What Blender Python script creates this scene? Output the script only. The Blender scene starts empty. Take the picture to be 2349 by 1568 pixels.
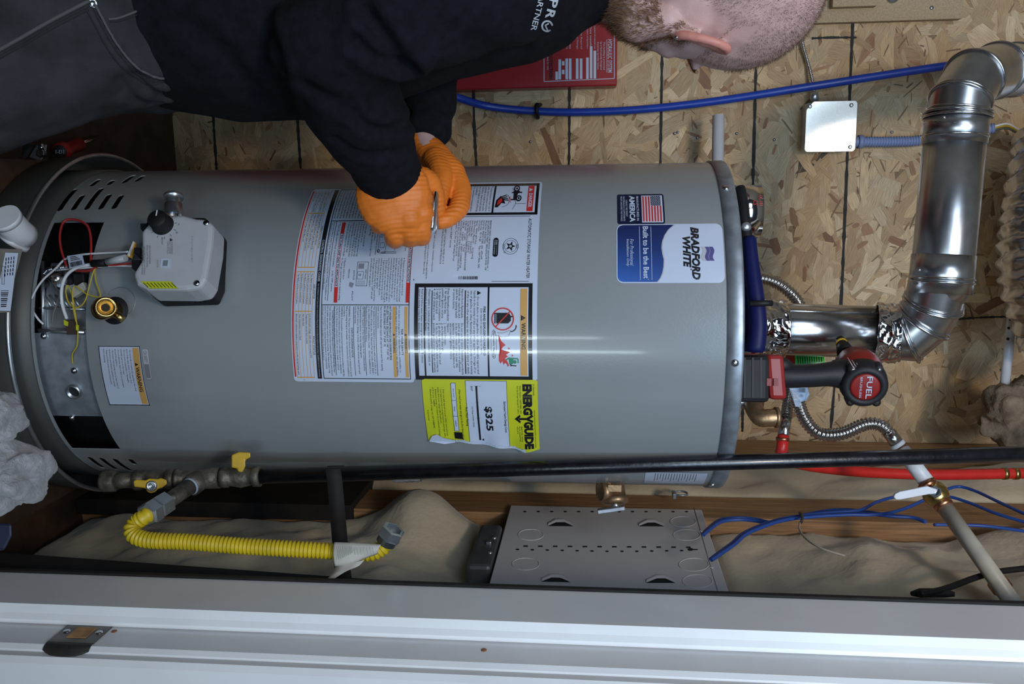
import bpy, bmesh, math, random
from mathutils import Vector, Matrix, noise
from mathutils.bvhtree import BVHTree
from mathutils.geometry import tessellate_polygon
sc = bpy.context.scene
COL = sc.collection
V = Vector
random.seed(7)
# ---------------------------------------------------------------- camera
FPX, PITCH, ROLL, YAW = 1960.0, 0.09743, 0.004998, math.radians(10)
CAM = V((0, 0, 0.95))
RT = V((math.cos(YAW), -math.sin(YAW), 0)); FH = V((math.sin(YAW), math.cos(YAW), 0)); ZZ = V((0, 0, 1))
FW = FH*math.cos(PITCH) - ZZ*math.sin(PITCH); UP = FH*math.sin(PITCH) + ZZ*math.cos(PITCH)
cr, sr = math.cos(ROLL), math.sin(ROLL)
cam = bpy.data.cameras.new('camera'); cam.sensor_fit = 'HORIZONTAL'; cam.sensor_width = 36; cam.lens = 36*FPX/2349
cam.clip_start = 0.02; cam.clip_end = 50
camo = bpy.data.objects.new('camera', cam); COL.objects.link(camo)
cx_ = UP*cr - RT*sr; cy_ = -(UP*sr + RT*cr); cz_ = -FW
m = Matrix((cx_, cy_, cz_)).transposed().to_4x4(); m.translation = CAM
camo.matrix_world = m; sc.camera = camo
# ---------------------------------------------------------------- world, lamps, exposure
w = bpy.data.worlds.new('world'); sc.world = w; w.use_nodes = True
w.node_tree.nodes['Background'].inputs[0].default_value = (0.55, 0.72, 1, 1)
w.node_tree.nodes['Background'].inputs[1].default_value = 0.035
def lamp(name, loc, target, sx, sy, power, col, spread=180):
    l = bpy.data.lights.new(name, 'AREA'); l.shape = 'RECTANGLE'; l.size = sx; l.size_y = sy; l.energy = power; l.color = col
    l.spread = math.radians(spread)
    o = bpy.data.objects.new(name, l); COL.objects.link(o); o.location = loc
    o.rotation_euler = (V(target)-V(loc)).to_track_quat('-Z', 'Y').to_euler(); return o
lamp('window_light', (0.12, -0.75, 1.95), (0.22, 1.2, 1.5), 1.2, 0.9, 18, (0.46, 0.70, 1.0), 112)
lamp('left_fill_light', (-1.15, -0.9, 2.0), (0.45, 1.3, 1.5), 0.8, 0.9, 7.0, (0.68, 0.82, 1.0), 120)  # added soft fill from the left for the side-facing surfaces
lamp('bright_pane_light', (0.72, -1.9, 0.60), (0.2, 1.12, 0.80), 0.10, 1.15, 15.0, (0.74, 0.92, 1.0))
lamp('door_gap_light', (0.20, -1.9, 0.50), (0.2, 1.12, 0.80), 0.08, 0.95, 8.0, (0.78, 0.92, 1.0))
lamp('ceiling_lamp', (-0.24, -0.9, 2.18), (0.1, 1.6, 1.30), 0.30, 0.24, 11, (1.0, 0.80, 0.58), 110)
vs = sc.view_settings; vs.view_transform = 'Standard'; vs.look = 'None'; vs.gamma = 1; vs.use_curve_mapping = False; vs.exposure = -0.64
try: sc.display_settings.display_device = 'sRGB'
except Exception: pass
# ---------------------------------------------------------------- pixels to the place
def ray(px, py):
    a = (px-1174.5)/FPX; b = (py-784)/FPX
    return RT*(-a*sr+b*cr) + UP*(a*cr+b*sr) + FW
def P(px, py, t): return CAM + ray(px, py)*t
def PX(px, py, X): r = ray(px, py); return CAM + r*((X-CAM.x)/r.x)
def PY(px, py, Y): r = ray(px, py); return CAM + r*((Y-CAM.y)/r.y)
def PZ(px, py, Z): r = ray(px, py); return CAM + r*((Z-CAM.z)/r.z)
HR = 0.254
HA = CAM - ZZ*CAM.z + RT*(-0.0289) + FH*1.389
def hit(px, py, R=HR):
    r = ray(px, py); d = V((r.x, r.y)); o = V((CAM.x-HA.x, CAM.y-HA.y))
    A = d.dot(d); B = o.dot(d); C = o.dot(o)-R*R; D = max(B*B-A*C, 0)
    return CAM + r*((-B-math.sqrt(D))/A)
def SZ(px, py, R=HR):
    p = hit(px, py, R)-HA
    return math.atan2(p.dot(RT), -p.dot(FH))*R, p.z
def cyl(s, z, off=0.0, R=HR):
    th = s/R
    return HA + (RT*math.sin(th) - FH*math.cos(th))*(R+off) + ZZ*z
def ZF(u): return SZ(u, 740)[1]
def SV(v): return SZ(1000, v)[0]
# ---------------------------------------------------------------- materials
MATS = {}
def mat(name, col, rough=0.5, metal=0.0, var=0.0, nscale=40, bump=0.0, bscale=None, spec=None, coat=0.0, stretch=None, col2=None, sheen=0.0, vcol=False, uvgrain=False, alpha=None, detail=4):
    if name in MATS: return MATS[name]
    m = bpy.data.materials.new(name); m.use_nodes = True; nt = m.node_tree; N = nt.nodes; L = nt.links
    b = N['Principled BSDF']
    c = (*col, 1)
    b.inputs['Base Color'].default_value = c; b.inputs['Roughness'].default_value = rough; b.inputs['Metallic'].default_value = metal
    if spec is not None: b.inputs['Specular IOR Level'].default_value = spec
    if coat: b.inputs['Coat Weight'].default_value = coat; b.inputs['Coat Roughness'].default_value = 0.08
    if sheen: b.inputs['Sheen Weight'].default_value = sheen
    tc = N.new('ShaderNodeTexCoord'); mp = N.new('ShaderNodeMapping')
    L.new(tc.outputs['Object'], mp.inputs[0])
    if stretch: mp.inputs['Scale'].default_value = stretch
    src = None
    if var or col2:
        nz = N.new('ShaderNodeTexNoise'); nz.inputs['Scale'].default_value = nscale; nz.inputs['Detail'].default_value = detail
        L.new(mp.outputs[0], nz.inputs['Vector'])
        rp = N.new('ShaderNodeValToRGB'); rp.color_ramp.elements[0].position = 0.32; rp.color_ramp.elements[1].position = 0.68
        lo = tuple(x*(1-var) for x in col); hi = tuple(min(1, x*(1+var)) for x in col)
        rp.color_ramp.elements[0].color = (*(col2 or lo), 1); rp.color_ramp.elements[1].color = (*(col if col2 else hi), 1)
        L.new(nz.outputs['Fac'], rp.inputs[0]); L.new(rp.outputs[0], b.inputs['Base Color']); src = rp
    if vcol:
        at = N.new('ShaderNodeVertexColor'); at.layer_name = 'Col'
        mx = N.new('ShaderNodeMix'); mx.data_type = 'RGBA'; mx.blend_type = 'MULTIPLY'; mx.inputs[0].default_value = 1
        L.new(at.outputs[0], mx.inputs[6])
        uv = N.new('ShaderNodeUVMap'); nz2 = N.new('ShaderNodeTexNoise'); nz2.inputs['Scale'].default_value = 1.0; nz2.inputs['Detail'].default_value = 5
        mp2 = N.new('ShaderNodeMapping'); mp2.inputs['Scale'].default_value = (40, 900, 1)
        L.new(uv.outputs[0], mp2.inputs[0]); L.new(mp2.outputs[0], nz2.inputs['Vector'])
        rp2 = N.new('ShaderNodeValToRGB'); rp2.color_ramp.elements[0].position = 0.3; rp2.color_ramp.elements[1].position = 0.7
        rp2.color_ramp.elements[0].color = (0.58, 0.52, 0.44, 1); rp2.color_ramp.elements[1].color = (1.06, 1.06, 1.06, 1)
        L.new(nz2.outputs['Fac'], rp2.inputs[0]); L.new(rp2.outputs[0], mx.inputs[7]); L.new(mx.outputs[2], b.inputs['Base Color'])
    if bump:
        nb = N.new('ShaderNodeTexNoise'); nb.inputs['Scale'].default_value = bscale or nscale; nb.inputs['Detail'].default_value = 5
        L.new(mp.outputs[0], nb.inputs['Vector'])
        bp = N.new('ShaderNodeBump'); bp.inputs['Strength'].default_value = bump; bp.inputs['Distance'].default_value = 0.004
        L.new(nb.outputs['Fac'], bp.inputs['Height']); L.new(bp.outputs[0], b.inputs['Normal'])
    MATS[name] = m; return m
M_white = mat('label_white', (0.54, 0.61, 0.75), 0.3, var=0.03, nscale=8, coat=0.9)
M_black = mat('print_black', (0.012, 0.012, 0.016), 0.3, coat=0.9)
M_red = mat('print_red', (0.55, 0.03, 0.025), 0.35)
M_amber = mat('print_amber', (0.60, 0.34, 0.10), 0.35)
M_green = mat('print_green', (0.02, 0.22, 0.12), 0.35)
M_yel = mat('label_yellow', (0.55, 0.58, 0.02), 0.45, var=0.05, nscale=20)
M_blue = mat('label_blue', (0.03, 0.08, 0.34), 0.35)
M_navy = mat('label_navy', (0.008, 0.012, 0.04), 0.35)
M_sil = mat('print_silver', (0.45, 0.45, 0.5), 0.35)
M_purple = mat('print_flag_blue', (0.09, 0.08, 0.24), 0.4)
M_jacket = mat('heater_enamel', (0.25, 0.27, 0.277), 0.26, var=0.03, nscale=6, bump=0.04, bscale=350, coat=0.3)
M_galv = mat('galvanized_steel', (0.50, 0.53, 0.56), 0.34, 0.9, var=0.16, nscale=30, bump=0.05, bscale=60, detail=6)
M_galvdull = mat('spangled_zinc', (0.36, 0.40, 0.45), 0.48, 0.7, var=0.22, nscale=55, detail=7)
M_duct = mat('duct_steel', (0.62, 0.62, 0.63), 0.20, 1.0, var=0.07, nscale=14, stretch=(1, 1, 6), bump=0.012, bscale=25)
M_duct2 = mat('galvanized_duct', (0.56, 0.58, 0.61), 0.29, 1.0, var=0.12, nscale=45, bump=0.02, bscale=40, detail=6)
M_foil = mat('foil', (0.80, 0.77, 0.74), 0.10, 1.0)
M_steel = mat('bright_steel', (0.65, 0.66, 0.68), 0.2, 1.0)
M_ss = mat('stainless', (0.58, 0.55, 0.52), 0.22, 1.0)
M_dark = mat('dark_interior', (0.010, 0.010, 0.012), 0.7)
M_blk = mat('black_plastic', (0.010, 0.010, 0.012), 0.55, var=0.2, spec=0.3)
M_pipe = mat('black_iron', (0.006, 0.006, 0.009), 0.3, 0.0, var=0.5, nscale=60, bump=0.12, bscale=120, coat=0.2)
M_iron = mat('weathered_fitting', (0.12, 0.105, 0.08), 0.5, 0.5, var=0.5, nscale=70, bump=0.3, bscale=160)
M_brass = mat('brass', (0.55, 0.38, 0.14), 0.3, 1.0, var=0.12, nscale=60)
M_bronze = mat('bronze', (0.42, 0.27, 0.15), 0.42, 0.85, var=0.15, nscale=120, bump=0.1, bscale=260)
M_copper = mat('copper', (0.55, 0.24, 0.13), 0.33, 1.0)
M_gasyel = mat('yellow_coating', (0.60, 0.43, 0.015), 0.4, var=0.12, nscale=40)
M_handyel = mat('yellow_handle', (0.55, 0.34, 0.015), 0.45, var=0.1)
M_pvc = mat('white_pvc', (0.62, 0.63, 0.66), 0.4, var=0.06, nscale=25)
M_pexw = mat('aged_white_pipe', (0.52, 0.48, 0.40), 0.42, var=0.14, nscale=35)
M_pexr = mat('red_pipe', (0.62, 0.025, 0.02), 0.33, var=0.08)
M_pexb = mat('blue_pipe', (0.010, 0.045, 0.34), 0.35, var=0.08)
M_cab = mat('blue_cable', (0.02, 0.08, 0.36), 0.4)
M_ent = mat('blue_conduit', (0.20, 0.26, 0.46), 0.45)
M_redpaint = mat('red_enamel', (0.30, 0.012, 0.016), 0.32, var=0.05, nscale=12)
M_osb = mat('strand_wood', (1, 1, 1), 0.62, vcol=True, bump=0.15, bscale=160)
M_osbbase = mat('board_base', (0.25, 0.16, 0.08), 0.7, var=0.3, nscale=60)
M_ink = mat('marking_ink', (0.02, 0.02, 0.018), 0.8, var=0.4, nscale=200)
M_stud = mat('stud_pine', (0.34, 0.19, 0.085), 0.6, var=0.32, nscale=14, stretch=(14, 14, 0.8), bump=0.12, bscale=40)
M_floor = mat('floor_wood', (0.055, 0.028, 0.015), 0.75, var=0.4, nscale=20, bump=0.2)
M_chip = mat('particle_board', (0.40, 0.29, 0.17), 0.7, var=0.18, nscale=300, bump=0.1)
M_ins = mat('fibreglass', (0.58, 0.49, 0.345), 0.95, var=0.10, nscale=9, bump=0.35, bscale=110, sheen=0.2, detail=8)
M_rag = mat('grey_wool', (0.36, 0.36, 0.38), 0.95, var=0.25, nscale=60, bump=0.8, bscale=220, sheen=0.3)
M_panel = mat('panel_paint', (0.62, 0.60, 0.60), 0.5, var=0.03, nscale=5)
M_trimw = mat('white_paint', (0.80, 0.81, 0.82), 0.38, var=0.05, nscale=9)
M_drywall = mat('plain_wall', (0.4, 0.38, 0.34), 0.8, var=0.05)
M_nearblk = mat('near_black', (0.012, 0.010, 0.009), 0.8, var=0.4)
M_pan = mat('pan_metal', (0.075, 0.078, 0.075), 0.5, 0.35, var=0.2, nscale=10)
M_ctrl = mat('control_grey', (0.46, 0.47, 0.50), 0.5, var=0.03, nscale=60, bump=0.06, bscale=400)
M_hood = mat('black_fleece', (0.0075, 0.008, 0.012), 0.95, var=0.25, nscale=90, bump=0.25, bscale=500, spec=0.15)
M_jean = mat('grey_denim', (0.036, 0.036, 0.041), 0.9, var=0.3, nscale=26, bump=0.3, bscale=700, spec=0.2, detail=9)
M_seam = mat('seam_thread', (0.018, 0.018, 0.02), 0.9)
M_skin = mat('skin', (0.60, 0.39, 0.36), 0.5, var=0.10, nscale=30, bump=0.1, bscale=420)
M_ear = mat('ear_skin', (0.62, 0.25, 0.20), 0.5, var=0.08, nscale=60)
M_beard = mat('beard_brown', (0.19, 0.095, 0.045), 0.8, var=0.4, nscale=150)
M_glove = mat('orange_nitrile', (0.74, 0.19, 0.018), 0.52, var=0.08, nscale=40, bump=0.08, bscale=300)
M_toolred = mat('tool_red', (0.26, 0.012, 0.010), 0.4, var=0.08)
M_rubber = mat('black_rubber', (0.010, 0.010, 0.013), 0.6, bump=0.1, bscale=500)
M_grip = mat('blue_grip', (0.005, 0.008, 0.065), 0.5, spec=0.25)
M_card = mat('cardboard_grey', (0.16, 0.14, 0.12), 0.7, var=0.15)
M_wirew = mat('wire_white', (0.7, 0.72, 0.74), 0.4); M_wirer = mat('wire_red', (0.42, 0.03, 0.03), 0.4)
M_wirey = mat('wire_yellow', (0.55, 0.42, 0.02), 0.4); M_wireg = mat('wire_grey', (0.14, 0.13, 0.12), 0.5)
M_clear = mat('clear_sleeve', (0.42, 0.44, 0.46), 0.25)
# ---------------------------------------------------------------- mesh building
def perp(d):
    d = d.normalized(); a = V((0, 0, 1)) if abs(d.z) < 0.9 else V((1, 0, 0))
    x = d.cross(a).normalized(); return x, d.cross(x).normalized()
def spline(pts, n=8):
    pts = [V(p) for p in pts]; out = []
    for i in range(len(pts)-1):
        p0 = pts[max(i-1, 0)]; p1 = pts[i]; p2 = pts[i+1]; p3 = pts[min(i+2, len(pts)-1)]
        for k in range(n):
            t = k/n; t2 = t*t; t3 = t2*t
            out.append(0.5*((2*p1)+(p2-p0)*t+(2*p0-5*p1+4*p2-p3)*t2+(3*p1-p0-3*p2+p3)*t3))
    out.append(pts[-1]); return out
def resample(pts, step):
    out = [pts[0].copy()]; acc = 0.0
    for a, b in zip(pts, pts[1:]):
        L = (b-a).length
        while acc + L >= step:
            k = (step-acc)/L; a = a+(b-a)*k; out.append(a.copy()); L = (b-a).length; acc = 0.0
        acc += L
    return out
class MB:
    def __init__(s): s.v = []; s.f = []; s.m = []; s.sm = []
    def add(s, vs, fs, mi=0, smooth=False):
        o = len(s.v); s.v += [V(v) for v in vs]
        for f in fs: s.f.append(tuple(i+o for i in f)); s.m.append(mi); s.sm.append(smooth)
        return s
    def box(s, c, sx, sy, sz, X=V((1, 0, 0)), Y=V((0, 1, 0)), Z=V((0, 0, 1)), mi=0):
        c = V(c); vs = [c+X*(i*sx/2)+Y*(j*sy/2)+Z*(k*sz/2) for i in (-1, 1) for j in (-1, 1) for k in (-1, 1)]
        return s.add(vs, [(0, 1, 3, 2), (4, 6, 7, 5), (0, 4, 5, 1), (2, 3, 7, 6), (0, 2, 6, 4), (1, 5, 7, 3)], mi)
    def abox(s, x0, x1, y0, y1, z0, z1, mi=0): return s.box(((x0+x1)/2, (y0+y1)/2, (z0+z1)/2), x1-x0, y1-y0, z1-z0, mi=mi)
    def tube(s, pts, r, seg=12, caps=True, mi=0, smooth=True, ry=None, hint=None):
        pts = [V(p) for p in pts]; n = len(pts); rr = r if isinstance(r, (list, tuple)) else [r]*n
        r2 = (ry if isinstance(ry, (list, tuple)) else [ry]*n) if ry is not None else rr
        T = [(pts[min(i+1, n-1)]-pts[max(i-1, 0)]).normalized() for i in range(n)]
        x = (hint-T[0]*hint.dot(T[0])).normalized() if hint else perp(T[0])[0]
        vs = []
        for i in range(n):
            x = (x-T[i]*x.dot(T[i])); x = x.normalized() if x.length > 1e-6 else perp(T[i])[0]; y = T[i].cross(x)
            for k in range(seg):
                a = 2*math.pi*k/seg; vs.append(pts[i]+x*(math.cos(a)*rr[i])+y*(math.sin(a)*r2[i]))
        fs = []
        for i in range(n-1):
            for k in range(seg):
                k2 = (k+1) % seg; fs.append((i*seg+k, i*seg+k2, (i+1)*seg+k2, (i+1)*seg+k))
        s.add(vs, fs, mi, smooth)
        if caps:
            o = len(s.v)-n*seg
            s.f += [tuple(o+k for k in reversed(range(seg))), tuple(o+(n-1)*seg+k for k in range(seg))]; s.m += [mi, mi]; s.sm += [False, False]
        return s
    def lathe(s, O, D, prof, seg=24, mi=0, smooth=True, X=None):
        O = V(O); D = V(D).normalized(); x, y = perp(D)
        if X is not None: x = (V(X)-D*V(X).dot(D)).normalized(); y = D.cross(x)
        vs = [O+D*h+(x*math.cos(2*math.pi*k/seg)+y*math.sin(2*math.pi*k/seg))*max(r, 1e-5) for h, r in prof for k in range(seg)]
        fs = [(i*seg+k, i*seg+(k+1) % seg, (i+1)*seg+(k+1) % seg, (i+1)*seg+k) for i in range(len(prof)-1) for k in range(seg)]
        return s.add(vs, fs, mi, smooth)
    def prism(s, poly, O, X, Y, Z, h0, h1, mi=0):
        n = len(poly); O = V(O)
        vs = [O+X*p[0]+Y*p[1]+Z*h0 for p in poly]+[O+X*p[0]+Y*p[1]+Z*h1 for p in poly]
        fs = [tuple(reversed(range(n))), tuple(range(n, 2*n))]+[(i, (i+1) % n, n+(i+1) % n, n+i) for i in range(n)]
        return s.add(vs, fs, mi)
    def ell(s, c, rx, ry=None, rz=None, X=V((1, 0, 0)), Y=V((0, 1, 0)), Z=V((0, 0, 1)), seg=16, rings=10, mi=0):
        ry = ry or rx; rz = rz or rx; c = V(c); vs = [c-Z*rz]
        for i in range(1, rings):
            a = -math.pi/2+math.pi*i/rings
            for k in range(seg):
                b = 2*math.pi*k/seg; vs.append(c+X*(rx*math.cos(a)*math.cos(b))+Y*(ry*math.cos(a)*math.sin(b))+Z*(rz*math.sin(a)))
        vs.append(c+Z*rz); N = len(vs)-1; fs = []
        for k in range(seg):
            k2 = (k+1) % seg; fs.append((0, 1+k2, 1+k)); fs.append((N, N-seg+k, N-seg+k2))
            for i in range(rings-2): fs.append((1+i*seg+k, 1+i*seg+k2, 1+(i+1)*seg+k2, 1+(i+1)*seg+k))
        return s.add(vs, fs, mi, True)
    def chain(s, pts, rr, seg=14, mi=0):
        s.tube(pts, rr, seg, mi=mi)
        for p, r in zip(pts, rr): s.ell(p, r, seg=12, rings=8, mi=mi)
        return s
    def grid(s, pts, nu, nv, mi=0, smooth=True):
        return s.add(pts, [(i*nv+j, (i+1)*nv+j, (i+1)*nv+j+1, i*nv+j+1) for i in range(nu-1) for j in range(nv-1)], mi, smooth)
    def mesh(s, name, mats, off=V((0, 0, 0))):
        me = bpy.data.meshes.new(name); me.from_pydata([v-off for v in s.v], [], s.f)
        for mm in (mats if isinstance(mats, (list, tuple)) else [mats]): me.materials.append(mm)
        me.polygons.foreach_set('material_index', s.m); me.polygons.foreach_set('use_smooth', s.sm); me.update(); return me
def rootof(o):
    while o.parent: o = o.parent
    return o
def tag(o, label=None, cat=None, group=None, kind=None):
    if label: o['label'] = label
    if cat: o['category'] = cat
    if group: o['group'] = group
    if kind: o['kind'] = kind
    return o
def bevel(o, w, seg=2, ang=40):
    b = o.modifiers.new('bevel', 'BEVEL'); b.width = w; b.segments = seg; b.limit_method = 'ANGLE'; b.angle_limit = math.radians(ang); return o
def obj(name, mb, mats, parent=None, bev=0, label=None, kind=None):
    off = rootof(parent).location.copy() if parent else V((0, 0, 0))
    if not parent:
        lo = V([min(v[i] for v in mb.v) for i in range(3)]); hi = V([max(v[i] for v in mb.v) for i in range(3)]); off = (lo+hi)/2; off.z = lo.z
    o = bpy.data.objects.new(name, mb.mesh(name, mats, off)); COL.objects.link(o)
    if parent: o.parent = parent
    else: o.location = off
    if bev: bevel(o, bev)
    if label: o['label'] = label
    if kind: o['kind'] = kind
    return o
def thing(name, label, cat, loc, group=None):
    o = bpy.data.objects.new(name, None); COL.objects.link(o); o.location = loc; o.empty_display_size = 0.05
    return tag(o, label, cat, group)
def solid(name, mb, mats, label, cat, bev=0, group=None): return tag(obj(name, mb, mats, None, bev), label, cat, group)
def struct(name, mb, mats, parent=None, bev=0):
    o = obj(name, mb, mats, parent, bev)
    if not parent: o['kind'] = 'structure'
    return o
def outward(me):
    bm = bmesh.new(); bm.from_mesh(me); bmesh.ops.recalc_face_normals(bm, faces=bm.faces); bm.to_mesh(me); bm.free(); return me
def evalmesh(mb, mods, name='tmp'):
    o = bpy.data.objects.new(name, outward(mb.mesh(name, [M_dark]))); COL.objects.link(o); mods(o)
    dg = bpy.context.evaluated_depsgraph_get(); dg.update(); me = bpy.data.meshes.new_from_object(o.evaluated_get(dg))
    old = o.data; bpy.data.objects.remove(o); bpy.data.meshes.remove(old); return me
def remesh(mb, voxel, smooth=2, fac=0.5):
    def mods(o):
        r = o.modifiers.new('r', 'REMESH'); r.mode = 'VOXEL'; r.voxel_size = voxel
        if smooth: s = o.modifiers.new('s', 'SMOOTH'); s.iterations = smooth; s.factor = fac
    return evalmesh(mb, mods)
def meobj(name, me, mats, parent, label=None):
    off = rootof(parent).location; me.name = name
    for v in me.vertices: v.co -= off
    me.materials.clear()
    for mm in (mats if isinstance(mats, (list, tuple)) else [mats]): me.materials.append(mm)
    me.polygons.foreach_set('use_smooth', [True]*len(me.polygons)); me.update()
    o = bpy.data.objects.new(name, me); COL.objects.link(o); o.parent = parent
    if label: o['label'] = label
    return o
# ---------------------------------------------------------------- print and lettering
FC = bpy.data.curves.new('lettering', 'FONT'); FO = bpy.data.objects.new('lettering', FC)
FC.fill_mode = 'FRONT' if hasattr(FC, 'fill_mode') else FC.fill_mode
TCACHE = {}
def glyphs(s, bold=0.0, ital=0.0, res=2):
    k = (s, bold, ital, res)
    if k not in TCACHE:
        FC.body = s; FC.offset = bold; FC.shear = ital; FC.resolution_u = res; FC.align_x = 'LEFT'
        me = bpy.data.meshes.new_from_object(FO)
        TCACHE[k] = ([(v.co.x, v.co.y) for v in me.vertices], [tuple(p.vertices) for p in me.polygons]); bpy.data.meshes.remove(me)
    return TCACHE[k]
class Print:
    """flat print on a surface: fn(u, v, lift) gives the point; u runs up the sheet, v along the line of writing"""
    def __init__(s, fn, mats, step=6.0): s.fn = fn; s.mb = MB(); s.mats = mats; s.step = step
    def rect(s, u0, u1, v0, v1, mi, lift=1):
        n = max(1, int(abs(v1-v0)/s.step)); nu = max(1, int(abs(u1-u0)/60))
        pts = [s.fn(u0+(u1-u0)*j/nu, v0+(v1-v0)*i/n, lift) for i in range(n+1) for j in range(nu+1)]
        s.mb.grid(pts, n+1, nu+1, mi, False); return s
    def frame(s, u0, u1, v0, v1, w, mi, lift=1):
        s.rect(u0, u0+w, v0, v1, mi, lift); s.rect(u1-w, u1, v0, v1, mi, lift); s.rect(u0+w, u1-w, v0, v0+w, mi, lift); s.rect(u0+w, u1-w, v1-w, v1, mi, lift); return s
    def poly(s, pts, mi, lift=2):
        fs = [tuple(range(len(pts)))] if len(pts) < 5 else [tuple(f) for f in tessellate_polygon([[V((u, v, 0)) for u, v in pts]])]
        s.mb.add([s.fn(u, v, lift) for u, v in pts], fs, mi); return s
    def ring(s, u, v, r0, r1, mi, lift=2, n=40, a0=0, a1=360):
        p = []
        for k in range(n+1):
            a = math.radians(a0+(a1-a0)*k/n)
            for r in (r0, r1): p.append(s.fn(u+r*math.cos(a), v+r*math.sin(a), lift))
        s.mb.grid(p, n+1, 2, mi, False); return s
    def line(s, u0, v0, u1, v1, w, mi, lift=2):
        d = math.hypot(u1-u0, v1-v0) or 1; a = -(v1-v0)/d*w/2; b = (u1-u0)/d*w/2
        s.poly([(u0+a, v0+b), (u1+a, v1+b), (u1-a, v1-b), (u0-a, v0-b)], mi, lift); return s
    def text(s, t, u0, u1, v0, v1, mi=0, bold=0.0, ital=0.0, lift=3, res=2):
        """fills the box u0..u1 (foot to head of the letters), v0..v1 (start to end of the line)"""
        vs, fs = glyphs(t, bold, ital, res)
        if not vs: return s
        x0 = min(v[0] for v in vs); x1 = max(v[0] for v in vs); y0 = min(v[1] for v in vs); y1 = max(v[1] for v in vs)
        s.mb.add([s.fn(u0+(y-y0)/(y1-y0)*(u1-u0), v0+(x-x0)/(x1-x0)*(v1-v0), lift) for x, y in vs], fs, mi); return s
    def para(s, lines, u, v0, h, lh, mi=0, vmax=None, bold=0.0, lift=3, asp=1.0):
        """ragged lines of letters of cap height h, first line's head at u, each next lh lower"""
        for t in lines:
            if t:
                vs, fs = glyphs(t, bold, 0.0, 1)
                x0 = min(v[0] for v in vs); x1 = max(v[0] for v in vs); k = h/0.70*asp; L = (x1-x0)*k
                if vmax and v0+L > vmax: k *= (vmax-v0)/L
                s.mb.add([s.fn(u-h+y*h/0.70, v0+(x-x0)*k, lift) for x, y in vs], fs, mi)
            u -= lh
        return s
    def build(s, name, parent): return obj(name, s.mb, s.mats, parent)
def sheet(fn, u0, u1, v0, v1, rad=0, step=6.0, nc=6):
    """a rounded sheet as one mesh: strips along v"""
    mb = MB(); n = max(8, int((v1-v0)/step)); vv = [v0+(v1-v0)*i/n for i in range(n+1)]
    if rad: vv = sorted(set(vv+[v0+rad*(1-math.cos(math.pi/2*k/nc)) for k in range(nc+1)]+[v1-rad*(1-math.cos(math.pi/2*k/nc)) for k in range(nc+1)]))
    p = []
    for v in vv:
        d = min(v-v0, v1-v); ins = rad-math.sqrt(max(rad*rad-(rad-d)**2, 0)) if rad and d < rad else 0
        for k in range(5): p.append(fn(u0+ins+(u1-u0-2*ins)*k/4, v, 0))
    mb.grid(p, len(vv), 5); return mb
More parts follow.
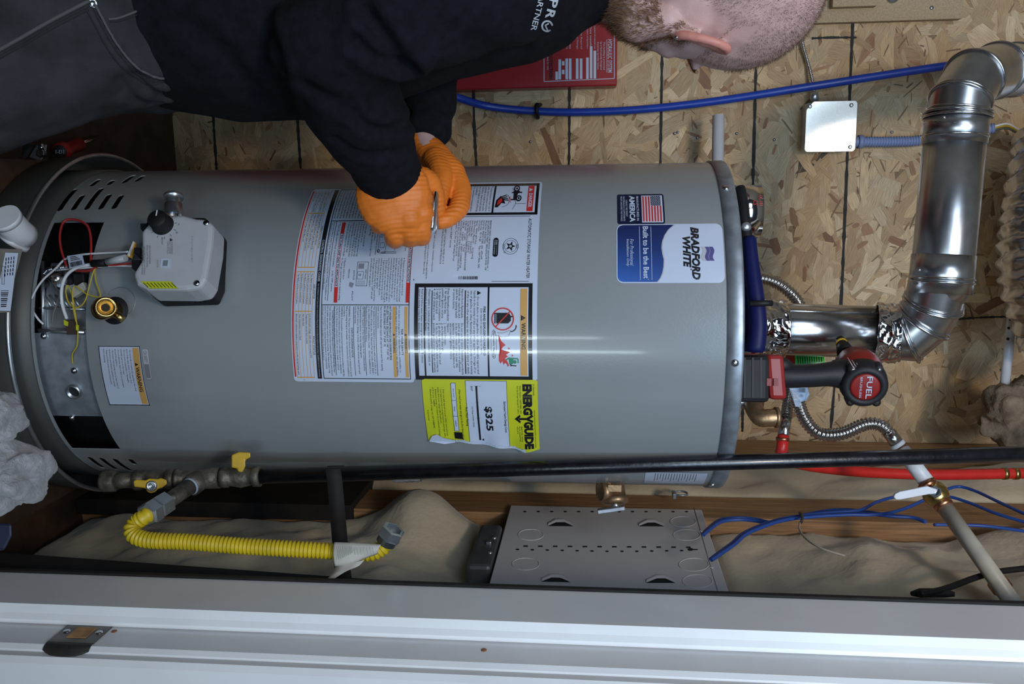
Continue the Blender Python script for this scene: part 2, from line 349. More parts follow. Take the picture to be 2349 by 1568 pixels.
# ================================================================= the closet
WY, RX, FLZ = 1.90, 0.555, 0.0          # back wall, right wall (stud faces), floor
struct('floor', MB().abox(-1.5, 1.4, -0.3, 2.1, -0.05, FLZ), M_floor)
struct('wall_left', MB().abox(-1.12, -1.05, 0.6, 2.05, 0, 2.6), M_drywall)
struct('ceiling', MB().abox(-1.12, 0.75, 0.6, 2.05, 2.6, 2.66), M_drywall)
wb = struct('wall_back', MB().abox(-1.12, 0.75, WY, WY+0.012, 0, 2.6), M_osbbase)
def strands():
    rnd = random.Random(11); vs = []; fs = []; cs = []; uvs = []
    tones = [(0.52, 0.36, 0.19), (0.56, 0.40, 0.22), (0.49, 0.33, 0.165), (0.59, 0.44, 0.26), (0.45, 0.29, 0.14), (0.53, 0.375, 0.20)]
    n = 13000
    for i in range(n):
        L = rnd.uniform(0.055, 0.17); W = rnd.uniform(0.014, 0.05); 
        dark = rnd.random() < 0.20
        if dark: L *= rnd.uniform(.3, .75); W *= 0.45
        if i > n*0.86: L *= 0.45; W *= 0.45
        t = rnd.choice(tones); k = rnd.uniform(0.74, 1.12)
        if dark: t = rnd.choice([(0.33, 0.17, 0.07), (0.27, 0.125, 0.05), (0.38, 0.21, 0.09)])
        if rnd.random() < 0.30: L = rnd.uniform(.008, .045); W = rnd.uniform(.0012, .004); t = (0.20, 0.11, 0.045)
        if rnd.random() < 0.004: t = (0.05, 0.035, 0.02)
        cx, cz = rnd.uniform(-1.1, 0.555), rnd.uniform(0.02, 2.3)
        a = rnd.gauss(0, 0.75) + (math.pi/2 if rnd.random() < 0.25 else 0); ca, sa = math.cos(a), math.sin(a)
        y = WY-0.0004-0.0022*i/n
        pts = [(-L/2, -W*rnd.uniform(.1, .5)), (-L*rnd.uniform(.1, .4), -W*rnd.uniform(.4, .55)), (L*rnd.uniform(.1, .4), -W*rnd.uniform(.4, .55)), (L/2, -W*rnd.uniform(.05, .5)),
               (L*rnd.uniform(.42, .5), W*rnd.uniform(.1, .5)), (L*rnd.uniform(.0, .35), W*rnd.uniform(.4, .55)), (-L*rnd.uniform(.1, .4), W*rnd.uniform(.4, .55)), (-L*rnd.uniform(.42, .5), W*rnd.uniform(.1, .5))]
        o = len(vs)
        for px, pz in pts:
            x = min(max(cx+px*ca-pz*sa, -1.11), 0.556); z = max(cz+px*sa+pz*ca, 0.0)
            vs.append((x, y, z)); cs.append((t[0]*k*1.16, t[1]*k*1.19, t[2]*k*1.28, 1)); uvs.append((px+i*0.37, pz+i*0.013))
        fs.append(tuple(o+j for j in range(8)))
    me = bpy.data.meshes.new('strand'); off = wb.location
    me.from_pydata([V(v)-off for v in vs], [], fs); me.materials.append(M_osb)
    ca = me.color_attributes.new('Col', 'FLOAT_COLOR', 'POINT'); ca.data.foreach_set('color', [c for q in cs for c in q])
    uv = me.uv_layers.new(name='UVMap'); fl = []
    for l in me.loops: fl += uvs[l.vertex_index]
    uv.data.foreach_set('uv', fl); me.update()
    o = bpy.data.objects.new('strand', me); COL.objects.link(o); o.parent = wb; o['kind'] = 'stuff'
strands()
def ink(pts, wd):
    rnd = random.Random(int(pts[0][0]*7)); mb = MB(); a = spline([PY(x, y, WY-0.0032) for x, y in pts], 14); top = []; 
    for q in a:
        k = wd*rnd.uniform(0.6, 1.25)/2; d = (a[-1]-a[0]).normalized(); nrm = V((-d.z, 0, d.x))
        top += [q+nrm*k+V((0, 0, 0)), q-nrm*k]
    mb.grid(top, len(a), 2, 0, False); return obj('marking_line', mb, M_ink, wb)
for pts in ([(487, 205), (491, 300), (497, 390)], [(680, 205), (684, 300), (690, 390)], [(1085, 150), (1088, 290), (1093, 380)], [(1306, 160), (1306, 300), (1305, 380)],
            [(1520, 60), (1518, 180), (1515, 375)], [(1738, 60), (1733, 200), (1728, 400), (1722, 640), (1706, 900), (1703, 990)], [(1957, 40), (1948, 250), (1939, 480), (1929, 700), (1908, 960), (1903, 1000)],
            [(1410, 91), (1448, 91), (1470, 92)], [(1862, 88), (1905, 86), (1965, 86)], [(2190, 732), (2250, 728), (2312, 726)]):
    ink(pts, 0.0062 if len(pts) > 3 or pts[0][0] < 1800 else 0.0045)
# nails in the sheathing
for x, y in ((1548, 306), (1776, 320), (1555, 303), (1690, 306), (2046, 303), (1217, 325), (1600, 316)):
    q = PY(x, y, WY-0.003); obj('nail_head', MB().lathe(q, V((0, -1, 0)), [(0, 0.003), (0.0012, 0.003), (0.0014, 0)], 10), M_galv, wb)
# right wall: sheathing behind, studs and batts
wr = struct('wall_right', MB().abox(RX+0.09, RX+0.10, 0.98, WY, 0, 2.6), M_nearblk)
TN = 1
for y0, y1, xf in ((1.765, 1.885, RX-0.004), (1.425, 1.535, RX+0.002)):
    TN += 2
    struct('trim_%d' % (TN+1), MB().abox(xf, RX+0.088, y0, (y0+y1)/2-0.001, 0, 2.6), M_stud, None, 0.002)
    struct('trim_%d' % (TN+2), MB().abox(xf+0.002, RX+0.088, (y0+y1)/2+0.001, y1, 0, 2.6), M_stud, None, 0.002)
def batt(name, corners, nu, nv, bulge, label, seed, amp=0.010, edge=None):
    a, b, c, d = [V(q) for q in corners]; rnd = seed*13.7; mb = MB(); nrm = V((-1, 0, 0)); pts = []
    for i in range(nu+1):
        for j in range(nv+1):
            u, v = i/nu, j/nv; p = a*(1-u)*(1-v)+b*u*(1-v)+c*u*v+d*(1-u)*v
            k = (1-(2*u-1)**6)*(1-(2*v-1)**6)
            n1 = noise.noise(p*7+V((rnd, 0, 0))); n2 = noise.noise(p*24+V((0, rnd, 0))); n3 = noise.noise(p*70+V((0, rnd, 3)))
            h = bulge*k*(1+0.5*n1)+amp*(n1*1.3+0.5*n2+0.15*n3)*(0.25+k)
            if edge: h += edge(p, u, v)
            e = 1 if 0 < i < nu and 0 < j < nv else 0
            q = p+nrm*(h if e else -0.03)
            if e: q += V((0, 0.004*n2, 0.006*noise.noise(p*15+V((5, 5, rnd)))))
            pts.append(q)
    mb.grid(pts, nu+1, nv+1); o = obj(name, mb, M_ins)
    return tag(o, label, 'insulation', 'fibreglass batts in the right wall')
batt('insulation_batt', [(RX+0.02, 1.545, 0.0), (RX+0.02, 1.545, 2.55), (RX+0.02, 1.76, 2.55), (RX+0.02, 1.76, 0.0)], 110, 22, 0.022, 'yellow fibreglass batt between the corner studs, behind the red pipe', 1)
zt = PX(1640, 1300, RX).z; zb = PX(1095, 1300, RX).z
batt('insulation_batt', [(RX+0.03, 1.022, zt+0.016), (RX+0.03, 1.022, 2.55), (RX+0.03, 1.425, 2.55), (RX+0.03, 1.425, zt+0.010)], 90, 40, 0.03, 'yellow fibreglass batt above the grey wiring panel, under the blue cables', 2, 0.015)
def bump(p, u, v):
    q = PX(940, 1180, RX-0.02); d = ((p.z-q.z)/0.075)**2+((p.y-1.40)/0.08)**2
    return 0.066*math.exp(-d)
batt('insulation_batt', [(RX+0.03, 1.022, 0.02), (RX+0.03, 1.022, zb+0.014), (RX+0.03, 1.424, zb-0.02), (RX+0.03, 1.424, 0.02)], 80, 40, 0.026, 'yellow fibreglass batt below the grey wiring panel with a torn upper end', 3, 0.012, bump)
struct('trim_7', MB().abox(RX-0.010, RX+0.02, 1.41, 1.62, 0, PX(830, 1140, RX).z), M_nearblk, None, 0.002)  # near-black board over the foot of the stud
# the door frame at the right: one stepped jamb, its casing, the strike plate
X1, X2, X3 = 0.4655, 0.4905, 0.4965
prof = [(X1, 0.946), (X1, 0.869), (X1+0.010, 0.866), (X1+0.016, 0.862), (X1+0.018, 0.868), (X2-0.002, 0.866), (X2, 0.872), (X2, 0.826), (X2+0.004, 0.821), (X3, 0.820), (X3, 0.811),
        (X3+0.006, 0.806), (X3+0.075, 0.800), (X3+0.08, 0.946)]
jb = struct('trim_1', MB().prism(prof, V((0, 0, 0)), V((1, 0, 0)), V((0, 1, 0)), V((0, 0, 1)), 0, 2.4), M_trimw)
struct('trim_8', MB().abox(X1-0.0030, X1+0.03, 0.9465, 0.953, 0, 2.4), M_nearblk)
struct('wall_front', MB().abox(0.578, 1.4, 0.822, 0.93, 0, 2.6), M_drywall)
e = [P(-140, 1256, 1.16), P(2480, 1446, 1.08)]
dk = MB(); ax = (e[1]-e[0]).normalized(); yy = V((0.05, -1, 0)).normalized(); xx = ax.cross(yy).normalized()
if xx.x < 0: xx = -xx
dk.prism([(0, 0), (0.055, 0), (0.055, 0.12), (0, 0.12)], e[0], xx, yy, ax, 0, (e[1]-e[0]).length)
struct('trim_2', dk, M_nearblk)  # black slab; the shade on the framing edge is put into its colour
JX = X2-0.0006
def JP(px, py, o=0.0): p = PX(px, py, JX-o); return p
z0 = PX(112, 1470, JX).z; z1 = PX(222, 1470, JX).z
sp = MB(); yA, yB = 0.8695, 0.829
sp.abox(JX-0.0012, JX+0.0002, yB, yA, z0, z1)
lip = []
for i in range(9):
    a = i/8*1.1
    for k in range(9):
        zz = z0+(z1-z0)*k/8; edge = 1-0.45*(abs(k-4)/4)**2
        lip.append(V((JX-0.001+0.016*(1-math.cos(a))*edge, yB-0.020*math.sin(a)*edge, zz)))
sp.grid(lip, 9, 9)
so = obj('strike_plate', sp, mat('strike_metal', (0.16, 0.15, 0.14), 0.35, 0.8, var=0.2), jb)
zh0 = z0+(z1-z0)*0.30; zh1 = z0+(z1-z0)*0.72
obj('latch_hole', MB().abox(JX-0.0020, JX-0.0010, 0.8385, 0.8610, zh0, zh1), mat('raw_wood', (0.45, 0.24, 0.09), 0.7, var=0.3, nscale=80), so)
for q in (z0+(z1-z0)*0.15, z0+(z1-z0)*0.87):
    obj('screw', MB().lathe(V((JX-0.001, 0.852, q)), V((-1, 0, 0)), [(0, 0.0042), (0.0012, 0.0036), (0.0014, 0.001), (0.0008, 0)], 12), M_steel, so)
for px, py in ((262, 1447), (1110, 1490)):
    p = PX(px, py, JX+0.0004); obj('nail_hole', MB().ell(p, 0.001, 0.0035, 0.0032), mat('raw_wood_dark', (0.30, 0.12, 0.05), 0.8), jb)
# wooden platform under the pan
solid('platform', MB().abox(HA.x-0.272, HA.x+0.28, HA.y-0.272, HA.y+0.24, 0, 0.068), M_floor, 'dark brown wooden platform under the heater and its pan', 'platform', 0.004)
# ================================================================= drain pan
PANR = 0.281; pz0 = 0.068; pz1 = (hit(18, 745, PANR)).z
pan = thing('drain_pan', 'grey metal drain pan with a rolled rim under the water heater', 'pan', (HA.x, HA.y, pz0))
pb = MB().lathe(V((HA.x, HA.y, 0)), ZZ, [(pz0, 0.001), (pz0, PANR-0.012), (pz0+0.008, PANR-0.003), (pz1-0.004, PANR), (pz1, PANR-0.001), (pz1-0.004, PANR-0.003), (pz0+0.010, PANR-0.006), (pz0+0.004, PANR-0.016), (pz0+0.003, 0.001)], 96)
obj('basin', pb, M_pan, pan)
obj('rim', MB().tube([HA+V((math.cos(a)*PANR, math.sin(a)*PANR, pz1)) for a in [2*math.pi*i/128 for i in range(129)]], 0.0032, 8, False), M_galv, pan)
# ================================================================= water heater
JZ0 = pz0+0.006; ZT = ZF(1708); ZS = ZF(1669)
wh = thing('water_heater', 'tall grey cylindrical gas water heater covered in warning labels', 'water heater', (HA.x, HA.y, JZ0))
def shell(R0, R1, z0, z1, n=160, zs=None):
    mb = MB(); zz = zs or [z0, z1]; k = len(zz)
    out = [HA+V((math.cos(2*math.pi*i/n)*R1, math.sin(2*math.pi*i/n)*R1, z)) for z in zz for i in range(n)]
    inn = [HA+V((math.cos(2*math.pi*i/n)*R0, math.sin(2*math.pi*i/n)*R0, z)) for z in zz for i in range(n)]
    mb.add(out+inn, [(j*n+i, j*n+(i+1) % n, (j+1)*n+(i+1) % n, (j+1)*n+i) for j in range(k-1) for i in range(n)] +
           [((k+j)*n+(i+1) % n, (k+j)*n+i, (k+j+1)*n+i, (k+j+1)*n+(i+1) % n) for j in range(k-1) for i in range(n)], 0, True)
    mb.add([], [], 0)
    o = 0
    mb.f += [(k*n+i, k*n+(i+1) % n, (i+1) % n, i) for i in range(n)]+[((k-1)*n+i, (k-1)*n+(i+1) % n, (2*k-1)*n+(i+1) % n, (2*k-1)*n+i) for i in range(n)]
    mb.m += [0]*(2*n); mb.sm += [False]*(2*n); return mb
def wedge(mb, s0, s1, zlo, zhi, r0, r1, n=24):
    o = len(mb.v); vs = []
    for i in range(n+1):
        s = s0+(s1-s0)*i/n
        for r, z in ((r0, zlo(s)), (r1, zlo(s)), (r1, zhi(s)), (r0, zhi(s))): vs.append(cyl(s, z, r))
    fs = [(i*4+k, i*4+(k+1) % 4, (i+1)*4+(k+1) % 4, (i+1)*4+k) for i in range(n) for k in range(4)]+[(3, 2, 1, 0), (n*4, n*4+1, n*4+2, n*4+3)]
    mb.add(vs, fs)
cut = MB()
OS0 = SZ(236, 508)[0]; OS1 = SZ(273, 1031)[0]; OZ1 = SZ(197, 735)[1]; OZ0 = SZ(77, 735)[1]
wedge(cut, OS0, OS1, lambda s: OZ0, lambda s: OZ1, -0.02, 0.02, 60)
def slot(a, b, h=0.0047):
    (sa, za), (sb, zb) = SZ(*a), SZ(*b); s0, s1 = min(sa, sb), max(sa, sb); zc = (za+zb)/2
    f = lambda s: h*math.sqrt(max(1-(max(0, (s0+h-s), (s-s1+h))/h)**2, 0.02))
    wedge(cut, s0, s1, lambda s: zc-f(s), lambda s: zc+f(s), -0.02, 0.02, 20)
for a, b in (((130, 484), (178, 432)), ((161, 482), (196, 446)), ((192, 481), (239, 430)), ((224, 480), (257, 444)), ((255, 479), (284, 446)),
             ((205, 427), (232, 410)), ((246, 424), (262, 412)), ((278, 420), (312, 401)), ((312, 416), (330, 402)),
             ((176, 1046), (212, 1078)), ((207, 1048), (236, 1074)), ((236, 1050), (266, 1078)), ((266, 1052), (300, 1081)), ((296, 1053), (312, 1066))): slot(a, b)
def cutmods(o):
    co = bpy.data.objects.new('cut', outward(cut.mesh('cut', [M_dark]))); COL.objects.link(co)
    b = o.modifiers.new('b', 'BOOLEAN'); b.object = co; b.operation = 'DIFFERENCE'; b.solver = 'EXACT'; co.hide_render = True
jm = evalmesh(shell(HR-0.0018, HR, JZ0, ZS+0.004, 160, [JZ0, JZ0+0.3, ZS+0.004]), cutmods)
for o in [q for q in COL.objects if q.name.startswith('cut')]: bpy.data.objects.remove(o)
jo = meobj('jacket', jm, M_jacket, wh)
for p in jo.data.polygons: p.use_smooth = abs(p.normal.z) < 0.3
jo.data.set_sharp_from_angle(angle=math.radians(25)) if hasattr(jo.data, 'set_sharp_from_angle') else None
obj('base_collar', MB().lathe(HA, ZZ, [(JZ0, HR+0.001), (JZ0, HR+0.003), (OZ0-0.004, HR+0.003), (OZ0-0.004, HR+0.0005)], 128), M_pan, wh)
RI = HR-0.030
obj('inner_tank', MB().lathe(HA, ZZ, [(JZ0, 0.001), (JZ0, RI), (ZS-0.02, RI), (ZS-0.02, 0.001)], 96), M_dark, wh)
cap = obj('top_cap', MB().lathe(HA, ZZ, [(ZS, HR+0.0002), (ZS, HR+0.0025), (ZT-0.003, HR+0.003), (ZT, HR+0.0015), (ZT+0.0005, HR-0.006), (ZT-0.002, HR-0.010), (ZT-0.002, 0.001)], 160), M_galvdull, wh)
for px, py in ((1665, 431), (1686, 832), (1634, 1112)):
    q = hit(px, py, HR+0.003); n = V((q.x-HA.x, q.y-HA.y, 0)).normalized()
    obj('screw', MB().lathe(q, n, [(-0.001, 0.005), (0.0012, 0.005), (0.0025, 0.0035), (0.003, 0.0)], 12), M_steel, cap)
# ---- the burner opening
bp = MB(); s0, s1 = SZ(120, 765)[0], SZ(165, 968)[0]
pts = [cyl(s0+(s1-s0)*i/30, OZ0-0.01+(OZ1-OZ0+0.03)*j/4, -0.014) for i in range(31) for j in range(5)]
bp.grid(pts, 31, 5); burner = obj('burner_plate', bp, M_galvdull, wh)
hq = hit(172, 896, HR-0.014); hn = V((hq.x-HA.x, hq.y-HA.y, 0)).normalized()
obj('port', MB().lathe(hq, hn, [(0, 0.0115), (0.006, 0.0105), (0.006, 0.0088), (0.0005, 0.0085), (0.0004, 0)], 24), M_galv, burner)
obj('port_hole', MB().lathe(hq+hn*0.0012, hn, [(0, 0.0085), (0.0005, 0)], 24), M_dark, burner)
for px, py in ((166, 957), (171, 849), (102, 770)):
    q = hit(px, py, HR-0.014); n = V((q.x-HA.x, q.y-HA.y, 0)).normalized()
    obj('screw', MB().lathe(q, n, [(0, 0.005), (0.002, 0.005), (0.004, 0.003), (0.0045, 0)], 10), M_steel, burner)
br = MB(); s0, s1 = SZ(90, 592)[0], SZ(110, 764)[0]
pts = [cyl(s0+(s1-s0)*i/20, SZ(88, 680)[1]+(OZ1+0.012-SZ(88, 680)[1])*j/4, -0.016) for i in range(21) for j in range(5)]
br.grid(pts, 21, 5); brk = obj('burner_bracket', br, M_galv, wh)
for x0, y0, x1, y1, r in ((90, 757, 196, 762, 0.004), (90, 706, 196, 709, 0.002), (97, 600, 100, 755, 0.003), (150, 600, 150, 650, 0.003)):
    obj('flange', MB().tube([hit(x0, y0, HR-0.013), hit((x0+x1)/2, (y0+y1)/2, HR-0.012), hit(x1, y1, HR-0.013)], r, 6), M_galv, brk)
for px, py, r in ((104, 652, 0.006), (123, 640, 0.005), (140, 655, 0.006), (160, 640, 0.009), (175, 628, 0.007)):
    q = hit(px, py, HR-0.0155); n = V((q.x-HA.x, q.y-HA.y, 0)).normalized(); obj('hole', MB().lathe(q, n, [(0, r), (0.0006, r), (0.0007, 0)], 16), M_dark, brk)
for k in range(6):
    a, b = hit(100+k*13, 676, HR-0.014), hit(118+k*13, 703, HR-0.014); obj('louver', MB().tube([a, b], 0.0016, 6), M_galv, brk)
obj('pilot_tube', MB().tube([hit(120, 632, HR-0.006), hit(142, 646, HR-0.006)], 0.009, 14), M_ss, brk)
obj('igniter', MB().box(hit(183, 665, HR-0.004), 0.012, 0.010, 0.024, (RT*0.85+ZZ*0.5), FH, (ZZ*0.85-RT*0.5)), mat('ceramic', (0.42, 0.41, 0.36), 0.5), brk, 0.001)
obj('igniter_body', MB().box(hit(186, 640, HR-0.008), 0.016, 0.012, 0.016), M_blk, brk, 0.001)
# ---- wiring
def Z5(x, y): return x/3.92, 340+y/3.92
def wire(name, pts, r, m, offs, n=8, par=wh, sc=Z5):
    q = [hit(*sc(x, y), HR+o) for (x, y), o in zip(pts, offs if isinstance(offs, (list, tuple)) else [offs]*len(pts))]
    return obj(name, MB().tube(spline(q, n), r, 8), m, par)
wire('red_wire', [(600, 1060), (548, 900), (540, 760), (580, 655), (680, 642), (780, 690), (815, 800), (818, 950), (815, 1050)], 0.0017, M_wirer, 0.012)
wire('white_wire', [(1150, 930), (1000, 938), (740, 955), (590, 995), (500, 1080), (380, 1190), (300, 1320), (285, 1430), (340, 1530), (390, 1580)], 0.0015, M_wirew, [.03, .015, .012, .012, .01, .006, .0, -.004, -.006, -.01])
wire('white_wire', [(840, 1040), (700, 1070), (600, 1140), (555, 1260), (560, 1400), (600, 1530)], 0.0023, M_wirew, [.014, .016, .016, .012, .006, -.004])
wire('white_wire', [(480, 1095), (700, 1080), (880, 1065), (1040, 1055), (1200, 1060)], 0.0014, M_wirew, [.004, .010, .016, .022, .034])
wire('red_wire', [(680, 1100), (800, 1100), (900, 1055), (1060, 1048), (1200, 1030)], 0.0016, M_wirer, [.006, .012, .018, .024, .036])
wire('yellow_wire', [(880, 1055), (840, 1110), (800, 1250), (760, 1380), (690, 1432), (620, 1390), (592, 1290), (610, 1232), (650, 1330), (670, 1440), (690, 1568), (700, 1660), (690, 1780), (650, 1850), (655, 1935)], 0.0009, M_wirey, [.016, .014, .012, .010, .008, .006, .006, .006, .004, .0, -.004, -.006, -.008, -.010, -.012])
wire('yellow_wire', [(850, 1070), (862, 1190), (902, 1310), (880, 1337), (780, 1310), (668, 1240), (655, 1400), (685, 1560)], 0.0009, M_wirey, .010)
wire('grey_wire', [(490, 1220), (530, 1310), (510, 1400), (480, 1480), (470, 1568)], 0.0012, M_wireg, -0.006)
cs = resample(spline([hit(*Z5(x, y), HR+.006) for x, y in ((392, 1128), (430, 1095), (520, 1078), (620, 1062))], 10), 0.0008)
obj('coiled_lead', MB().tube(cs, [0.0028+0.0014*math.sin(i*1.9) for i in range(len(cs))], 10), M_steel, wh)
obj('tape_wrap', MB().tube([hit(*Z5(835, 1035), HR+.018), hit(*Z5(960, 1030), HR+.024)], 0.0055, 10), M_blk, wh)
obj('wire_sleeve', MB().tube([hit(*Z5(965, 1020), HR+.026), hit(*Z5(1130, 985), HR+.034)], 0.005, 10), M_clear, wh)
def quad3(mb, pts, th, mi=0):
    a = [V(p) for p in pts]; n = (a[1]-a[0]).cross(a[2]-a[0]).normalized(); k = len(a)
    mb.add(a+[p+n*th for p in a], [tuple(range(k))[::-1], tuple(range(k, 2*k))]+[(i, (i+1) % k, k+(i+1) % k, k+i) for i in range(k)], mi); return n
tg = MB(); quad3(tg, [hit(*Z5(x, y), HR+.022) for x, y in ((602, 968), (737, 948), (762, 1048), (627, 1082))], 0.0004); to = obj('wire_tag', tg, M_white, wh)
tp = [hit(*Z5(x, y), HR+.0232) for x, y in ((602, 968), (737, 948), (762, 1048), (627, 1082))]
pr = Print(lambda u, v, l: tp[3]*(1-u)*(1-v)+tp[2]*(1-u)*v+tp[1]*u*v+tp[0]*u*(1-v)-FH*0.0004*l, [M_black], 10)
rb = random.Random(3); q = 0.1
while q < 0.9: ww = rb.choice((0.012, 0.02, 0.03)); pr.rect(0.08, 0.45, q, q+ww, 0, 1); q += ww+rb.choice((0.015, 0.03))
for k in range(3): pr.rect(0.58+k*0.13, 0.63+k*0.13, 0.2, 0.8-0.1*k, 0, 1)
pr.build('print', to)
cn = MB(); quad3(cn, [hit(*Z5(x, y), HR+.034) for x, y in ((1140, 968), (1195, 832), (1222, 850), (1180, 985))], 0.003); obj('wire_connector', cn, mat('connector_orange', (0.6, 0.3, 0.05), 0.4), wh)
cn = MB(); quad3(cn, [hit(*Z5(x, y), HR+.0345) for x, y in ((1145, 960), (1197, 835), (1210, 842), (1162, 972))], 0.003); obj('wire_connector', cn, M_wirew, wh)
ys = MB(); quad3(ys, [hit(x, y, HR+.0) for x, y in ((146, 733), (156, 738), (155, 748), (147, 745))], 0.001); obj('wire_flag', ys, M_yel, wh)
ys = MB(); quad3(ys, [hit(x, y, HR+.0) for x, y in ((174, 745), (180, 745), (180, 757), (174, 757))], 0.001); obj('wire_flag', ys, M_yel, wh)
obj('brown_block', MB().box(hit(166, 750, HR-0.006), 0.020, 0.008, 0.014), mat('brown_board', (0.045, 0.03, 0.02), 0.6), wh)
# ---- gas control
sc0 = SZ(400, 590)[0]; th = sc0/HR; GN = RT*math.sin(th)-FH*math.cos(th); GX = RT*math.cos(th)+FH*math.sin(th)
def GP(px, py, off):
    r = ray(px, py); o = HA+GN*(HR+off); k = (o-CAM).dot(GN)/r.dot(GN); return CAM+r*k
def gpoly(pix, off): O = HA+GN*(HR+off); return [((GP(x, y, off)-O).dot(GX), (GP(x, y, off)-O).z) for x, y in pix]
def gprism(mb, pix, off_face, h0, h1, mi=0): return mb.prism(gpoly(pix, off_face)[::-1], HA, GX, ZZ, GN, HR+h0, HR+h1, mi)
outl = [(341, 493), (418, 491), (448, 499), (473, 501), (488, 513), (485, 558), (471, 638), (459, 659), (427, 664), (335, 663), (312, 652), (303, 627), (324, 594), (322, 530), (338, 512)]
gc = MB(); gprism(gc, outl, 0.062, 0.018, 0.062); ctl = obj('gas_control', gc, M_ctrl, wh, 0.006)
ctl.modifiers['bevel'].segments = 3
gb = MB(); gprism(gb, [(345, 497), (470, 499), (494, 520), (488, 640), (474, 672), (345, 676), (322, 655), (330, 520)], 0.040, -0.004, 0.042); obj('control_base', gb, M_blk, ctl, 0.004)
for x in (350, 360, 370, 424, 436, 447):
    gb = MB(); gprism(gb, [(x, 660), (x+7, 660), (x+10, 682), (x+3, 682)], 0.030, 0.010, 0.032); obj('base_rib', gb, M_blk, ctl)
kq = GP(374, 516, 0.062)
kb = obj('dial', MB().lathe(kq, GN, [(0, 0.0150), (0.002, 0.0150), (0.003, 0.0138), (0.018, 0.0130), (0.020, 0.0115), (0.0205, 0)], 28), M_blk, ctl)
obj('dial_mark', MB().box(kq+GN*0.0207-GX*0.007, 0.008, 0.0015, 0.0006, GX, ZZ, GN), M_wirew, kb)
for px, py in ((331, 520), (314, 606), (316, 575)):
    gb = MB(); gprism(gb, [(px-7, py-6), (px+7, py-6), (px+7, py+7), (px-7, py+7)] if py != 606 else [(px-10, py-9), (px+10, py-9), (px+9, py+10), (px-10, py+10)], 0.05, 0.03, 0.052); obj('socket', gb, M_blk, ctl)
gb = MB(); gprism(gb, [(370, 593), (391, 593), (389, 615), (368, 614)], 0.062, 0.06, 0.0632); wn = obj('led_window', gb, M_white, ctl)
gb = MB(); gprism(gb, [(375, 597), (386, 597), (384, 610), (373, 610)], 0.063, 0.0632, 0.0636); obj('lens', gb, mat('led_lens', (0.2, 0.24, 0.26), 0.2), wn)
for px, py in ((473, 511), (451, 649)):
    q = GP(px, py, 0.062); obj('screw', MB().lathe(q, GN, [(-0.001, 0.004), (0.0008, 0.004), (0.001, 0)], 12), M_steel, ctl)
gb = MB(); gprism(gb, [(322, 645), (392, 645), (408, 661), (342, 661)], 0.0625, 0.0615, 0.0626); obj('yellow_sticker', gb, M_yel, ctl)
pr = Print(lambda u, v, l: GP(u, v, 0.0624+0.0002*l), [M_black, mat('print_grey', (0.2, 0.2, 0.21), 0.5), mat('emboss_grey', (0.38, 0.39, 0.42), 0.5)], 8)
for k in range(9):
    a = math.radians(-40+k*31); pr.line(374+27*math.cos(a), 516+27*math.sin(a), 374+32*math.cos(a), 516+32*math.sin(a), 0.8, 0)
for k, t in enumerate(('HOT', 'A', 'B', 'C', 'VERY HOT')):
    a = math.radians(-35+k*32); pr.text(t, 374+36*math.cos(a)-2, 374+36*math.cos(a)+2, 516+36*math.sin(a)-1-len(t), 516+36*math.sin(a)+1+len(t), 1)
for k, t in enumerate(('CAUTION: TURN OFF GAS SUPPLY BEFORE', 'SERVICING. DO NOT OPEN. SEE MANUAL')): pr.text(t, 342-k*6, 345.5-k*6, 562, 605+8*k, 1)
for k in range(2): pr.text('REPLACE UNIT AS A WHOLE. NOT REPAIRABLE.', 330-k*5, 333-k*5, 566, 630, 1)
for k, t in enumerate(('WARNING', 'HOT WATER', 'CAN SCALD')): pr.text(t, 393-k*4.5, 396-k*4.5, 553, 582, 1)
pr.poly([(390, 547), (397, 550), (390, 553)], 0); pr.text('STATUS', 360, 363, 596, 613, 1)
pr.text('Honeywell', 437, 444, 542, 602, 2, lift=1)
for k in range(9): pr.line(329+k*8, 648, 340+k*8, 659, 1.4, 0)
pr.build('print', ctl)
nb = MB(); a, b = GP(398, 496, 0.03), GP(398, 449, 0.03); ln = (b-a).length; d = (b-a).normalized()
nb.lathe(a, d, [(0, 0.0125), (ln*.55, 0.0125), (ln*.56, 0.009)]+[(ln*(.58+.28*i/12), 0.0095+(0.0008 if i % 2 else 0)) for i in range(13)]+[(ln*.88, 0.0135), (ln, 0.0135), (ln, 0)], 20)
obj('inlet_nipple', nb, M_galv, ctl)
# ---- drain valve
q = hit(264, 712, HR); n = V((q.x-HA.x, q.y-HA.y, 0)).normalized()
obj('valve_recess', MB().lathe(q-n*0.0005, n, [(0, 0.0195), (0.0012, 0.0195), (0.0014, 0)], 28), M_dark, wh)
rg = hit(277, 692, HR+0.0004); x, y = perp(n)
obj('stamped_ring', MB().tube([hit(277+33*math.cos(a), 692+33*math.sin(a), HR+0.0002) for a in [math.radians(-150+i*9) for i in range(30)]], 0.0005, 5), M_galvdull, wh)
M_bore = mat('bore_shadow', (0.02, 0.016, 0.01), 0.8)
dv = obj('drain_valve', MB().lathe(q, n, [(0, 0.012), (0.022, 0.012), (0.026, 0.015), (0.034, 0.015), (0.036, 0.010)], 24), M_brass, wh)
a = q+n*0.026; b = hit(243, 704, HR+0.045); d = (b-a).normalized(); ln = (b-a).length
obj('spout', MB().lathe(a, d, [(0, 0.010), (ln*.5, 0.011), (ln*.55, 0.0135), (ln, 0.0140), (ln+0.001, 0.0115), (ln*.8, 0.0085), (ln*.6, 0.004), (ln*.6, 0)], 24), M_brass, dv)
obj('bore', MB().lathe(a+d*ln*.66, d, [(0, .0070), (.0005, 0)], 20), M_bore, dv)
